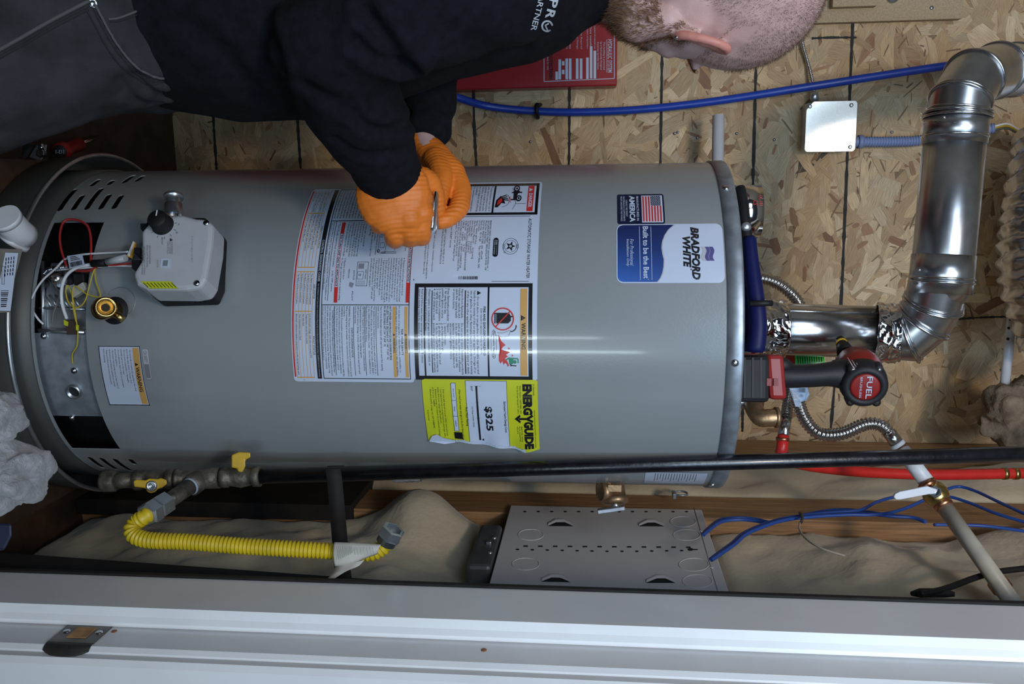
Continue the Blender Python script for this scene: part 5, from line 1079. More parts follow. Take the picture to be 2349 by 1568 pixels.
h1 = slab(MB(), [(306, 1103), (314, 1099), (334, 1101), (342, 1097), (362, 1098), (369, 1096), (382, 1100), (383, 1110), (372, 1118), (362, 1121), (356, 1128), (346, 1131), (338, 1127), (334, 1119), (308, 1116)], GT-.034, GT-.022)
vh = obj('valve_handle', h1, M_handyel, v1, 0.0015)
obj('handle_nut', MB().lathe(P(349, 1114, GT-.034), -FW, [(0, .0075), (.003, .0075), (.004, .005), (.001, .0045), (.001, 0)], 12), M_galv, vh); obj('valve_stem', MB().tube([P(349, 1114, GT-.025), G(352)], 0.006, 10), M_iron, v1)
h2 = MB(); slab(h2, [(531, 1043), (548, 1036), (574, 1037), (575, 1049), (563, 1054), (563, 1069), (556, 1083), (546, 1083), (544, 1074), (531, 1072)], GT-.012, GT+.012)
obj('valve_handle', h2, M_handyel, v2, 0.002); obj('valve_stem', MB().tube([P(551, 1080, GT), G(553)], 0.006, 10), M_iron, v2)
obj('tee', MB().tube([G(404), G(412), G(413), G(470), G(472), G(505)], [0.0145, 0.0145, 0.0125, 0.0140, 0.0150, 0.0150], 20), M_iron, gl)
t0 = G(462, 2); t1 = P(372, 1158, GT-.075); td = (t1-t0).normalized()
obj('tee_branch', MB().tube([t0, t0+td*.022, t0+td*.024], [0.0145, 0.0150, 0.0120], 20), M_iron, gl); obj('branch_nipple', MB().tube([t0+td*.015, t1], 0.0107, 20), M_iron, gl)
obj('sealant', MB().lathe(t0+td*.022, td, [(0, .0118), (.002, .0128), (.004, .0112)], 20), mat('pipe_dope', (0.30, 0.36, 0.42), 0.6), gl)
sm = MB(); 
for i in range(5): sm.lathe(P(912+i*11, 1088-i*.3, GT-.004), gd, [(-.006, .0108), (0, .0116), (.006, .0108)], 16)
obj('mortar_smear', sm, mat('mortar', (0.17, 0.16, 0.15), 0.9, var=0.3, nscale=120, bump=0.6), gl)
# yellow gas connector
yh = thing('gas_hose', 'corrugated yellow gas hose with loose steel end nut and paper tag', 'gas hose', P(560, 1250, 1.09))
nd = td
obj('hex_nut', MB().lathe(t1-nd*.008, nd, [(0, .0105), (0, .0160), (.019, .0160), (.021, .0145)], 6, 0, False), M_galv, yh); obj('flare_nut', MB().lathe(t1+nd*.012, nd, [(0, .0145), (.003, .0168), (.016, .0168), (.019, .0145), (.019, .010)], 6, 0, False), M_galv, yh)
hs = t1+nd*.032
yp = [t1+nd*.02, hs, P(313, 1197, 1.112), P(303, 1212, 1.107), P(309, 1228, 1.102), P(334, 1237, 1.098), P(372, 1240, 1.096), P(430, 1242, 1.095), P(560, 1252, 1.09), P(700, 1260, 1.085), P(800, 1266, 1.085), P(850, 1268, 1.085), P(876, 1256, 1.085), P(888, 1243, 1.085)]
obj('hose', corr(MB(), yp, 0.0098, 0.0052, 0.0011, 20, 6), M_gasyel, yh)
e0, e1 = P(884, 1246, 1.085), P(904, 1212, 1.08); ed = (e1-e0).normalized(); el = (e1-e0).length
en = obj('end_nut', MB().lathe(e0, ed, [(0, .009), (0.001, .0128), (el*.45, .0128), (el*.46, .0150)], 20), M_galv, yh)
obj('hex_end', MB().lathe(e0+ed*el*.42, ed, [(0, .012), (0, .0158), (el*.55, .0158), (el*.58, .0135), (el*.58, .0112), (el*.2, .011), (el*.2, 0)], 6, 0, False), M_galv, yh)
def tagmesh():
    mb = MB(); top = [(766, 1243, 1.068), (800, 1244, 1.066), (840, 1246, 1.068), (874, 1248, 1.072)]; bot = [(768, 1300, 1.066), (794, 1296, 1.064), (828, 1284, 1.066), (866, 1270, 1.072)]
    A = spline([P(*q) for q in top], 5); B = spline([P(*q) for q in bot], 5); n = len(A)
    pts = []
    for j in range(7): pts += [A[i].lerp(B[i], j/6)-FH*(.004*math.sin(j/6*math.pi)) for i in range(n)]
    mb.grid(pts, 7, n); A = spline([P(770, 1298, 1.066), P(762, 1315, 1.06), P(745, 1332, 1.056), P(724, 1348, 1.05)], 5); B = spline([P(836, 1284, 1.066), P(822, 1298, 1.06), P(790, 1312, 1.058), P(738, 1346, 1.05)], 5); n = len(A)
    pts = []
    for j in range(4): pts += [A[i].lerp(B[i], j/3) for i in range(n)]
    mb.grid(pts, 4, n); return mb
pt = obj('paper_tag', tagmesh(), mat('tag_paper', (0.50, 0.47, 0.42), 0.6, var=0.06), yh); sd_ = pt.modifiers.new('thickness', 'SOLIDIFY'); sd_.thickness = 0.0006
p = Print(lambda u, v, l: P(v, u, 1.0595-.0003*l), [M_black], 10)
for i in range(9):
    v = 772+i*4.2; p.poly([(1252, v), (1252+34-i*2.2, v+2), (1252+34-i*2.2, v+3.1), (1252, v+1.1)], 0)
for i in range(7): v = 812+i*7; p.poly([(1254, v), (1272, v+3), (1272, v+4), (1254, v+1)], 0)
p.build('print', pt)
# black strap that holds the gas pipe
st = thing('pipe_strap', 'flat black strap hanging from the gas pipe behind the yellow hose', 'strap', P(775, 1200, 1.17))
mb = MB(); A = spline([P(764, 1074, 1.195), P(766, 1092, 1.190), P(770, 1130, 1.19), P(776, 1200, 1.17), P(784, 1290, 1.13), P(792, 1350, 1.09)], 6); x = (P(790, 1200, 1.17)-P(754, 1200, 1.17)).normalized(); W = 0.0105; pts = []
for q in A: pts += [q-x*W, q+x*W]
mb.grid(pts, len(A), 2, 0, True); so_ = obj('strap', mb, M_nearblk, st); so_.modifiers.new('thickness', 'SOLIDIFY').thickness = 0.003
obj('loop', MB().tube([G(752), G(788)], 0.0122, 20), M_nearblk, st)
# ================================================================= grey wiring panel
XP = 0.550
def W_(px, py, o=0.0): return PX(px, py, XP-o)
q = [W_(1170, 1163), W_(1608, 1163), W_(1668, 1368), W_(1128, 1368)]
zl = W_(1170, 1163).z; zh = W_(1608, 1163).z; yf = W_(1390, 1163).y; yn = 0.975
wp2 = thing('wiring_panel', 'grey sheet steel wiring enclosure with knockouts set between the studs', 'wiring panel', V((XP+.045, (yf+yn)/2, zl)))
obj('enclosure', MB().abox(XP, XP+.085, yn, yf, zl, zh), M_panel, wp2, 0.0015)
def Q6(x, y): return 1000+x/3.356, 1050+y/3.356
def decal(name, pix, m_, o=0.0006, par=wp2):
    mb = MB(); a = [W_(*Q6(x, y), o) for x, y in pix]; b = [v+V((o-.00005, 0, 0)) for v in a]; n = len(a)
    mb.add(a+b, [tuple(range(n)), tuple(range(2*n-1, n-1, -1))]+[(i, n+i, n+(i+1) % n, (i+1) % n) for i in range(n)]); return obj(name, mb, m_, par)
def ell6(cx, cy, rx, ry, n=14): return [(cx+rx*math.cos(2*math.pi*i/n), cy+ry*math.sin(2*math.pi*i/n)) for i in range(n)]
for i in range(13): decal('hole', ell6(685+i*103.7, 411, 12, 4.5), M_dark)
for i in range(12): decal('slot', [(675+i*113.9, 672+i*.8), (707+i*113.9, 672+i*.8), (709+i*113.9, 681+i*.8), (674+i*113.9, 681+i*.8)], M_dark)
for i in range(12): decal('hole', ell6(628+i*114.9, 702+min(i, 6)*2.4-max(0, i-8)*2, 13, 5), M_dark)
decal('keyhole', ell6(1960, 702, 22, 10), M_dark); decal('keyhole', [(1975, 699), (2016, 700), (2016, 705), (1975, 706)], M_dark, .0007)
for t, cx, sc_ in (([(865, 521), (925, 494), (990, 494), (1055, 523)], 960, 1), ([(1565, 523), (1630, 497), (1685, 497), (1755, 524)], 1660, 1), ([(815, 949), (890, 920), (955, 922), (1030, 953)], 922, 1.1), ([(1620, 959), (1700, 927), (1765, 927), (1840, 959)], 1730, 1.1)):
    lv = decal('louver_opening', t, M_dark)
    # the pressed-up tab above the opening
    a = [W_(*Q6(x, y), .001) for x, y in (t[0], t[1], t[2], t[3])]; up = [W_(*Q6(x, y-26*sc_), .0005) for x, y in t]
    mb = MB(); pts = []
    for k in range(7):
        s = k/6
        for i in range(4): pts.append(a[i].lerp(up[i], s)-V((0.0022*math.sin(s*math.pi)*(1 if i in (1, 2) else .35)+.0004, 0, 0)))
    mb.grid(pts, 7, 4); obj('louver_tab', mb, M_panel, lv)
for cx, cy, rx, ry in ((730, 590, 97, 42), (1902, 490, 98, 40), (1930, 592, 104, 42), (690, 815, 104, 46), (1985, 820, 114, 50), (2012, 948, 114, 52)):
    obj('knockout', MB().tube([W_(*Q6(cx+rx*math.cos(a), cy+ry*math.sin(a)), .0002) for a in [2*math.pi*i/40 for i in range(41)]], 0.0007, 6, False), M_panel, wp2)
obj('fold_line', MB().tube([W_(*Q6(1985, 380), .0001), W_(*Q6(2172, 1035), .0001)], 0.0006, 6), mat('fold_grey', (0.2, 0.2, 0.2), 0.5), wp2)
for x, y in ((2040, 562), (2122, 842)): obj('dimple', MB().ell(W_(*Q6(x, y)), .0012, .003, .003), M_panel, wp2)
# dark metal outlet box below the panel
ob = thing('outlet_box', 'dark galvanized electrical box beside the lower end of the wiring panel', 'electrical box', PX(1115, 1250, RX))
za, zb2 = PX(1086, 1250, RX-.01).z, PX(1168, 1250, RX-.01).z; ya, yb = PX(1110, 1203, RX-.01).y, PX(1110, 1300, RX-.01).y
M_dkgal = mat('dark_zinc', (0.14, 0.15, 0.16), 0.5, 0.6, var=0.2)
obj('box_body', MB().abox(RX-.012, RX+.04, yb, ya, za, zl-.003), M_dkgal, ob, 0.006)
obj('clamp', MB().abox(RX-.016, RX-.011, (ya+yb)/2-.004, (ya+yb)/2+.004, za+.02, zl-.012), M_galv, ob, 0.001)
for k in (0.3, 0.65): obj('screw', MB().lathe(V((RX-.012, ya+(yb-ya)*k-.01, za+.03)), V((-1, 0, 0)), [(0, .004), (.002, .0035), (.0024, 0)], 10), M_galv, ob)
# ---- blue network cables
def Z8(x, y): return 1600+x/3.136, 960+y/3.136
cabs = [([(40, 830), (65, 800), (160, 728), (300, 712), (420, 722), (520, 742), (600, 722), (760, 692), (900, 664), (1050, 652), (1200, 667), (1400, 694), (1565, 712), (1640, 740)], .030, 'blue network cable running over the stud, uppermost of the bundle'),
        ([(45, 835), (70, 812), (170, 742), (300, 726), (420, 736), (510, 752), (600, 736), (760, 706), (900, 680), (1050, 668), (1200, 680), (1400, 702), (1550, 712), (1640, 745)], .036, 'blue network cable just under the uppermost one of the bundle'),
        ([(95, 1010), (130, 982), (250, 893), (330, 824), (480, 757), (620, 717), (800, 690), (1000, 672), (1170, 656), (1280, 602), (1400, 566), (1550, 545), (1680, 528), (1780, 510), (1880, 488), (2000, 520), (2150, 590), (2349, 682), (2450, 720)], .042, 'blue network cable looping highest behind the ball valve'),
        ([(100, 1015), (140, 990), (270, 900), (350, 832), (490, 770), (640, 726), (820, 706), (960, 696), (1100, 690), (1260, 690), (1400, 672), (1530, 630), (1650, 578), (1790, 558), (1950, 602), (2150, 682), (2349, 742), (2450, 780)], .046, 'blue network cable passing directly under the ball valve'),
        ([(1700, 762), (1920, 764), (2100, 774), (2349, 808), (2450, 825)], .030, 'blue network cable resting on the batt below the white pipe')]
for pts, o, lb in cabs:
    solid('network_cable', MB().tube(spline([PX(*Z8(x, y), RX-o) for x, y in pts], 6), 0.0027, 8), M_cab, lb, 'cable', group='blue network cables on the right wall')
solid('black_cable', MB().tube(spline([PX(*Z8(x, y), RX-.035) for x, y in ((1600, 1262), (1780, 1222), (2000, 1142), (2150, 1102), (2349, 1076), (2480, 1060))], 8), 0.0042, 10), M_blk, 'black cable crossing behind the lower end of the white pipe', 'cable')
solid('black_foam', MB().tube([PX(*Z8(1540, 1258), RX-.03), PX(*Z8(1600, 1252), RX-.03), PX(*Z8(1780, 1252), RX-.03), PX(*Z8(1850, 1262), RX-.03)], [0.003, 0.006, 0.006, 0.003], 12), M_nearblk, 'scrap of black foam tucked behind the door frame', 'foam scrap')
zt_ = thing('cable_tie', 'pale plastic cable tie holding the blue network cables', 'cable tie', PX(*Z8(738, 715), RX-.04))
obj('loop', MB().tube(spline([PX(*Z8(735, 676), RX-.038), PX(*Z8(752, 690), RX-.050), PX(*Z8(750, 735), RX-.050), PX(*Z8(738, 748), RX-.036)], 5), 0.0022, 8), mat('tie_dark', (0.05, 0.045, 0.04), 0.5), zt_)
obj('tail', MB().tube(spline([PX(*Z8(735, 745), RX-.05), PX(*Z8(735, 800), RX-.055), PX(*Z8(790, 870), RX-.06), PX(*Z8(900, 935), RX-.06), PX(*Z8(1060, 985), RX-.055)], 6), 0.0016, 6), mat('tie_clear', (0.42, 0.38, 0.30), 0.4), zt_)
ck = thing('pipe_clamp', 'small steel pipe clamp on the stud beside the heater top', 'clamp', PX(1558, 1131, RX-.01))
q = PX(1562, 1131, RX-.012); obj('ring', MB().tube([q+V((0, math.cos(a)*.0115, math.sin(a)*.0115)) for a in [2*math.pi*i/24 for i in range(25)]], 0.002, 8, False), M_galvdull, ck)
q = PX(1546, 1134, RX-.012); obj('ear', MB().box(q, 0.010, 0.022, 0.006), M_galvdull, ck, 0.001)
# ================================================================= low at the left
def hexd(*a): return P(*a)
pe = thing('pipe_elbow', 'white plastic drain elbow in front of the pan at the left edge', 'pipe fitting', P(38, 528, 1.02))
obj('elbow_body', MB().tube([P(62, 540, 1.045), P(48, 535, 1.035), P(36, 526, 1.025), P(22, 510, 1.015), P(14, 502, 1.010)], [0.0150, 0.0165, 0.0172, 0.0168, 0.0168], 24), M_pvc, pe)
obj('collar', MB().tube([P(36, 550, 1.035), P(30, 558, 1.035)], 0.0178, 24), M_pvc, pe); obj('socket_collar', MB().tube([P(18, 506, 1.013), P(10, 497, 1.007)], 0.0180, 24), M_pvc, pe)
cb_ = thing('grey_carton', 'grey carton with a white barcode label standing in front of the pan', 'carton', P(0, 650, 1.02))
mb = MB(); slab(mb, [(-120, 565), (52, 572), (34, 640), (24, 716), (-120, 722)], 1.0, 1.06); obj('carton_body', mb, M_card, cb_)
mb = MB(); slab(mb, [(12, 579), (42, 580), (33, 640), (24, 713), (-14, 712)], 0.9985, 0.9995); lb = obj('shipping_label', mb, M_white, cb_)
p = Print(lambda u, v, l: P(u, v, .9982-.0003*l), [M_black], 10)
for k in range(9):
    y = 666+k*4.4; p.rect(2, 20-(y-666)*.16, y, y+(2.4 if k % 3 else 1.2), 0)
for k in range(4):
    for j in range(5): p.rect(31-k*6-j*.7, 33-k*6-j*.7, 588+j*9+k, 595+j*9+k-(j*k) % 3, 0)
p.frame(4, 10, 610, 652, 0.7, 0); p.build('print', lb)
def lump(name, c, rx, ry, rz, seed, m_, lab, cat, amp=.4):
    mb = MB(); pts = []
    for i in range(41):
        for k in range(61):
            a = math.pi*i/40; b2 = 2*math.pi*k/60; dv = V((math.sin(a)*math.cos(b2), math.sin(a)*math.sin(b2), math.cos(a))); s = 1+amp*noise.noise(dv*1.6+V((seed, 0, 0)))+.4*amp*noise.noise(dv*4+V((0, seed, 0)))+.12*amp*noise.noise(dv*14)
            pts.append(c+RT*(dv.x*rx*s)+FH*(dv.y*ry*s)+ZZ*(dv.z*rz*s))
    mb.grid(pts, 41, 61); return solid(name, mb, m_, lab, cat)
lump('wool_rag', P(22, 1092, .93), .034, .05, .036, 2.2, M_rag, 'grey woolly rag lump below the gas valve at the left edge', 'rag')
lump('wool_rag', P(-10, 960, .93), .030, .04, .022, 6.1, M_rag, 'smaller grey woolly rag beside the pan at the left edge', 'rag')
dkb = mat('dark_blue_plastic', (0.012, 0.018, 0.05), 0.5); mb = MB(); slab(mb, [(-90, 1194), (27, 1200), (28, 1228), (10, 1262), (-90, 1262)], .98, 1.05); solid('blue_case', mb, dkb, 'dark blue plastic case in the lower left corner by the batt', 'case', 0.003)
bg = MB(); slab(bg, [(-160, 322), (84, 330), (60, 372), (22, 428), (-160, 470)], 1.42, 1.56); tb = thing('tool_bag', 'black tool bag standing on the floor behind the man', 'tool bag', P(-60, 390, 1.5)); obj('bag_body', bg, M_dark, tb, 0.01)
bk = thing('steel_bracket', 'bent steel bracket with a hex bolt propped by the tool bag', 'bracket', P(90, 346, 1.44)); mb = MB(); slab(mb, [(84, 332), (108, 331), (104, 356), (92, 370), (66, 360)], 1.42, 1.424); obj('plate', mb, M_galv, bk, 0.001)
d = (P(95, 335, 1.39)-P(96, 352, 1.42)).normalized(); obj('bolt_head', MB().lathe(P(96, 352, 1.42), -FW, [(-.004, .0075), (.005, .0075), (.006, .006), (.006, 0)], 6, 0, False), M_steel, bk); obj('bolt_shank', MB().tube([P(94, 330, 1.415), P(96, 345, 1.417)], .0045, 10), M_steel, bk)
dv_ = thing('screwdriver', 'red handled screwdriver with a black butt standing in the tool bag', 'screwdriver', P(139, 348, 1.45)); ax_ = (P(215, 318, 1.60)-P(137, 348, 1.44)).normalized(); c = P(137, 348, 1.44)
obj('handle', MB().lathe(c, ax_, [(0, .0115), (.003, .0145), (.02, .0150), (.035, .0115), (.05, .0105), (.09, .0125), (.10, .007), (.10, 0)], 22), M_toolred, dv_)
bu = obj('butt', MB().lathe(c, ax_, [(.001, .0120), (-.0012, .0100), (-.0016, 0)], 22), M_blk, dv_); obj('blade', MB().tube([c+ax_*.095, c+ax_*.2], .0035, 10), M_steel, dv_)
p = Print(lambda u, v, l: P(v, u, 1.4372-.0004*l), [M_white], 10); p.text('113-1', 352.5, 343.5, 147, 128, 0, 0.01); p.build('print', bu)
# ================================================================= the man
man = thing('person', 'person in black hoodie, grey jeans and orange gloves kneeling over the water heater', 'person', P(250, 0, 1.1)*1.0)
man.location.z = 0.0
FD = (RT*0.95+FH*0.31).normalized()
def ring(mb, rows, t, k=1.0, seg=28):
    mb.tube([P(x, y, t+dt) for x, y, a, b, dt in rows], [a*k for x, y, a, b, dt in rows], seg, ry=[b*k for x, y, a, b, dt in rows], hint=FD)
    x, y, a, b, dt = rows[-1]; mb.ell(P(x, y, t+dt), b*k*.98, a*k*.98, a*k*.6, RT.cross(ZZ)*-1, FD, ZZ)
TORSO = [(385, 12, .122, .178, 0), (450, 22, .126, .182, 0), (560, 36, .132, .185, 0), (700, 32, .132, .188, 0), (850, -10, .130, .192, 0), (980, -48, .126, .198, 0), (1100, -62, .122, .200, 0), (1200, -72, .114, .190, 0), (1290, -84, .100, .150, 0), (1350, -90, .082, .105, 0), (1405, -84, .066, .075, 0)]
R_ARM = ([P(1180, -75, .95), P(1060, -30, .92), P(930, 20, .905), P(755, 108, .92), P(800, 220, .975), P(846, 312, 1.025), P(889, 392, 1.062)], [.080, .074, .068, .063, .060, .052, .0405])
L_ARM = ([P(1180, -75, 1.22), P(1040, 20, 1.28), P(950, 90, 1.29), P(975, 180, 1.25), P(982, 240, 1.225), P(984, 292, 1.20)], [.078, .068, .058, .050, .042, .031])
# ---- head frame: turned away from the lens and bowed
ya = math.radians(66); pa = math.radians(25); f0 = RT*math.cos(ya)+FH*math.sin(ya)
hf = f0*math.cos(pa)-ZZ*math.sin(pa); hu = ZZ*math.cos(pa)+f0*math.sin(pa); hr = hf.cross(hu); HC = P(1642, -18, 1.07); HS = 1.06
def H(x, y, z): return HC+(hr*x+hf*y+hu*z)*HS
def hell(mb, c, rx, ry, rz): mb.ell(H(*c), rx*HS, ry*HS, rz*HS, hr, hf, hu, 22, 14)
bm_ = MB()
ring(bm_, [(x, y, a-.012, b-.014, dt) for x, y, a, b, dt in TORSO], 1.08)
bm_.chain(R_ARM[0], [max(.022, r-.018) for r in R_ARM[1]]); bm_.chain(L_ARM[0], [max(.020, r-.018) for r in L_ARM[1]])
bm_.chain([P(889, 392, 1.062), P(905, 440, 1.08), P(925, 490, 1.085)], [.024, .026, .022]); bm_.chain([P(984, 285, 1.20), P(970, 312, 1.19), P(1000, 370, 1.17)], [.019, .0165, .015])
bm_.chain([P(320, 20, 1.0), P(-60, 165, .935), P(-430, 365, .91)], [.085, .075, .052]); bm_.chain([P(-430, 365, .91), P(-410, 120, .96), P(-390, -100, 1.0)], [.05, .045, .036])
bm_.chain([P(320, 20, 1.18), P(20, 145, 1.10), P(-250, 250, 1.03)], [.085, .072, .050]); bm_.chain([P(-250, 250, 1.03), P(-180, 90, 1.12), P(-95, -100, 1.2)], [.05, .045, .036])
bm_.ell(P(320, 20, 1.09), .11, .15, .11)
nb_ = P(1380, -88, 1.08)
bm_.chain([H(0, -.032, -.045), H(0, -.035, -.09), nb_], [.056, .058, .062])
hell(bm_, (0, -.010, .030), .0765, .101, .094); hell(bm_, (0, .012, -.02), .070, .078, .075); hell(bm_, (0, .036, -.045), .060, .056, .062)
hell(bm_, (0, .032, -.090), .058, .050, .034); hell(bm_, (0, .066, -.108), .024, .020, .019); hell(bm_, (0, .074, .016), .050, .019, .012)
for sx in (-1, 1):
    hell(bm_, (sx*.040, .054, -.032), .020, .020, .018); bm_.chain([H(sx*.058, .010, -.060), H(sx*.052, .035, -.088)], [.018, .022])
    e = [(.072, .014, -.044), (.079, .007, -.050), (.086, -.003, -.044), (.0925, -.012, -.027), (.096, -.015, -.009), (.093, -.009, .004), (.084, .003, .006), (.074, .010, -.003)]
    bm_.chain(spline([H(sx*x, y, z) for x, y, z in e], 3), [.0060]*22, 10); bm_.chain([H(sx*.074, .006, -.045), H(sx*.082, .0, -.025), H(sx*.083, .0, .0)], [.007, .007, .0065], 10)
bm_.chain([H(0, .088, .002), H(0, .098, -.022), H(0, .104, -.036)], [.0085, .0095, .012]); 
for sx in (-1, 1): bm_.ell(H(sx*.011, .092, -.039), .008, .010, .007)
bm_.chain([H(-.02, .084, -.068), H(0, .092, -.066), H(.02, .084, -.068)], [.005, .007, .005]); bm_.chain([H(-.018, .083, -.077), H(0, .091, -.078), H(.018, .083, -.077)], [.005, .0075, .005])
me = remesh(bm_, 0.0034, 3)
# eye sockets pressed in
soc = [H(sx*.031, .088, -.004) for sx in (-1, 1)]
def hl(v): d = v-HC; return d.dot(hr)/HS, d.dot(hf)/HS, d.dot(hu)/HS
for v in me.vertices:
    for s in soc:
        d = (v.co-s).length
        if d < .026: v.co -= hf*(.010*(1-(d/.026)**2))
me.update()
nrm = [v.normal.copy() for v in me.vertices]; loc = [hl(v.co) for v in me.vertices]; hcos = [v.co.copy() for v in me.vertices]
body = meobj('body', me, [M_skin, M_ear], man)
for pl_ in body.data.polygons:
    x, y, z = loc[pl_.vertices[0]]
    if abs(x) > .0800-max(0, .004-abs(y+.005)*.2) and -.03 < y < .012 and -.062 < z < .03: pl_.material_index = 1
tris = [tuple(p_.vertices) for p_ in body.data.polygons]
for sx in (-1, 1):
    c = H(sx*.031, .068, -.004); eb = MB(); eb.ell(c, .0125); eo = obj('eyeball', eb, mat('eye_white', (0.6, 0.58, 0.55), 0.2), man)
    obj('iris', MB().lathe(c+hf*.0105, hf, [(0, .006), (.0018, .0045), (.0022, 0)], 14), mat('iris', (0.05, 0.06, 0.08), 0.2), eo)
    ls = MB()
    for k in range(14):
        q = H(sx*(.018+k*.002), .074-.0009*abs(k-6), .006); ls.tube([q, q+hf*.004+hr*sx*.002*(k-5)/8-hu*.002, q+hf*.006+hr*sx*.004*(k-5)/8-hu*.001], [.0005, .0004, .0001], 4)
    obj('eyelash', ls, M_beard, man, kind='stuff')
    bw = MB(); bw.tube(spline([H(sx*.014, .094, .018), H(sx*.032, .092, .023), H(sx*.05, .078, .019)], 5), [.003]*11, 8, ry=[.002]*11); obj('eyebrow', bw, M_beard, man)
obj('earring', MB().ell(H(.083, .006, -.052), .0028).tube([H(.083, .006, -.052), H(.080, .007, -.047)], .0012, 6), M_steel, man)
# ---- beard and clipped hair grown from the head surface
def grow(name, test, n, ln, wd, lie, m_, seed, jit=.5):
    r_ = random.Random(seed); mb = MB(); pool = [i for i, l in enumerate(loc) if test(*l)]
    for _ in range(n):
        i = r_.choice(pool); p_ = hcos[i]+V((r_.gauss(0, .0015), r_.gauss(0, .0015), r_.gauss(0, .0015))); nn = nrm[i]
        d = (nn*(1-lie)+(-hu*.8+hf*.15)*lie+V((r_.gauss(0, jit*.4), r_.gauss(0, jit*.4), r_.gauss(0, jit*.4)))).normalized(); L = ln*r_.uniform(.6, 1.2); x = d.cross(nn); x = x.normalized() if x.length > 1e-4 else perp(d)[0]
        b = p_-nn*.0008; mb.add([b-x*wd/2, b+x*wd/2, b+d*L*.6+x*wd*.3-hu*L*.05, b+d*L-hu*L*.12], [(0, 1, 2), (0, 2, 3)])
    return obj(name, mb, m_, man, kind='stuff')
def is_beard(x, y, z): return (z < -.050 and y > -.005+.0*z and z > -.14 and y+(-z-.05)*.5 > .012) or (abs(x) > .05 and .0 < y < .035 and -.06 < z < -.025 and abs(x) < .0745)
grow('beard', is_beard, 20000, .009, .0006, .6, M_beard, 4, .5)
def is_hair(x, y, z): return (z > .055 or (y < .05 and z > .0 and y < .06-.0*z) or (y < -.03 and z > -.06)) and z > -.06 and not (abs(x) > .073 and y > -.035 and z < .03)
M_clip = mat('clipped_hair', (0.14, 0.085, 0.058), 0.8, var=0.2)
grow('clipped_hair', is_hair, 36000, .0044, .0004, .25, M_clip, 9, .4)
# ---- clothes
def soften(me, amp, sc_, seed, groove=(), stretch=(1, 1, 1)):
    n_ = [v.normal.copy() for v in me.vertices]
    for v, nn in zip(me.vertices, n_):
        q = V((v.co.x*stretch[0], v.co.y*stretch[1], v.co.z*stretch[2]))
        h = amp*(noise.noise(q*sc_+V((seed, 0, 0)))+.5*noise.noise(q*sc_*2.3+V((0, seed, 0))))
        for path, wd, dp in groove:
            dm = 9
            for a, b in path:
                ab = b-a; t = max(0, min(1, (v.co-a).dot(ab)/ab.length_squared)); dd_ = (v.co-a-ab*t).length
                if dd_ < dm: dm = dd_
            if dm < 3*wd: h -= dp*math.exp(-(dm/wd)**2)-dp*.45*math.exp(-((dm-1.7*wd)/wd)**2)
        v.co += nn*h
    me.update(); return me
def bvh(me): return BVHTree.FromPolygons([v.co.copy() for v in me.vertices], [tuple(p_.vertices) for p_ in me.polygons])
def on(tree, px, py, lift=0.0, tdef=1.0):
    r = ray(px, py); h = tree.ray_cast(CAM, r.normalized())
    if h[0] is None: return CAM+r*tdef
    n_ = h[1] if h[1].dot(r) < 0 else -h[1]
    return h[0]+n_*lift
hm_ = MB(); ring(hm_, TORSO, 1.08); hm_.chain(R_ARM[0], R_ARM[1], 18); hm_.chain(L_ARM[0], L_ARM[1], 18)
nk = P(1352, -110, 1.08); hm_.chain([nk+FD.cross(ZZ)*(.085*math.cos(a))-FD*(.02+.085*math.sin(a))-ZZ*(.028*math.sin(a)) for a in [math.radians(-10+20*i) for i in range(11)]], [.026, .031, .036, .041, .045, .046, .045, .041, .036, .031, .026], 12); hm_.tube([P(382, 12, 1.08), P(408, 16, 1.08)], [.120]*2, 28, ry=[.176]*2, hint=FD)
me = remesh(hm_, 0.0052, 5); tr0 = bvh(me)
def path(pix): q = spline([on(tr0, x, y) for x, y in pix], 3); return list(zip(q, q[1:]))
soften(me, .0042, 13, 3.3, [(path([(840, 30), (875, 78), (905, 118), (936, 146)]), .009, .011), (path([(820, 92), (868, 132), (905, 150), (942, 158)]), .008, .010), (path([(812, 262), (850, 294), (890, 299), (920, 284), (934, 258)]), .007, .007),
    (path([(770, 318), (830, 355), (900, 352), (946, 332)]), .007, .005), (path([(612, 40), (640, 150), (684, 262)]), .010, .006), (path([(700, 200), (770, 235), (850, 240), (920, 220)]), .010, .005), (path([(430, 60), (520, 130), (600, 230)]), .014, .006), (path([(1010, 60), (1100, 110), (1190, 120)]), .016, .004)], (1, 1, .6))
ht = bvh(me); hood = meobj('hoodie', me, M_hood, man)
def LG(u, s, l): # logo frame: s along the writing, u across it
    return on(ht, 1264-.25*s+.97*u, -22+.97*s+.25*u, .0006+.0003*l, .95)
M_logo = mat('logo_white', (0.50, 0.55, 0.62), 0.6)
p = Print(LG, [M_logo], 3); p.text('P', 0, 20, 16, 36, 0, .03); p.text('R', 0, 20, 41, 63, 0, .03); p.ring(10, 80, 9.5, 13.5, 0, 2, 30, 35, 340); p.line(12, 73, 5, 80, 3.2, 0); p.line(5, 79, 16, 92, 3.2, 0)
p.build('logo', hood)
def LG2(u, s, l): return on(ht, 1242-.25*s+.97*u, -36+.97*s+.25*u, .0006+.0003*l, .95)
p = Print(LG2, [M_logo], 3); p.text('PARTNER', 0, 13, 14, 106, 0, .012); p.build('logo', hood)
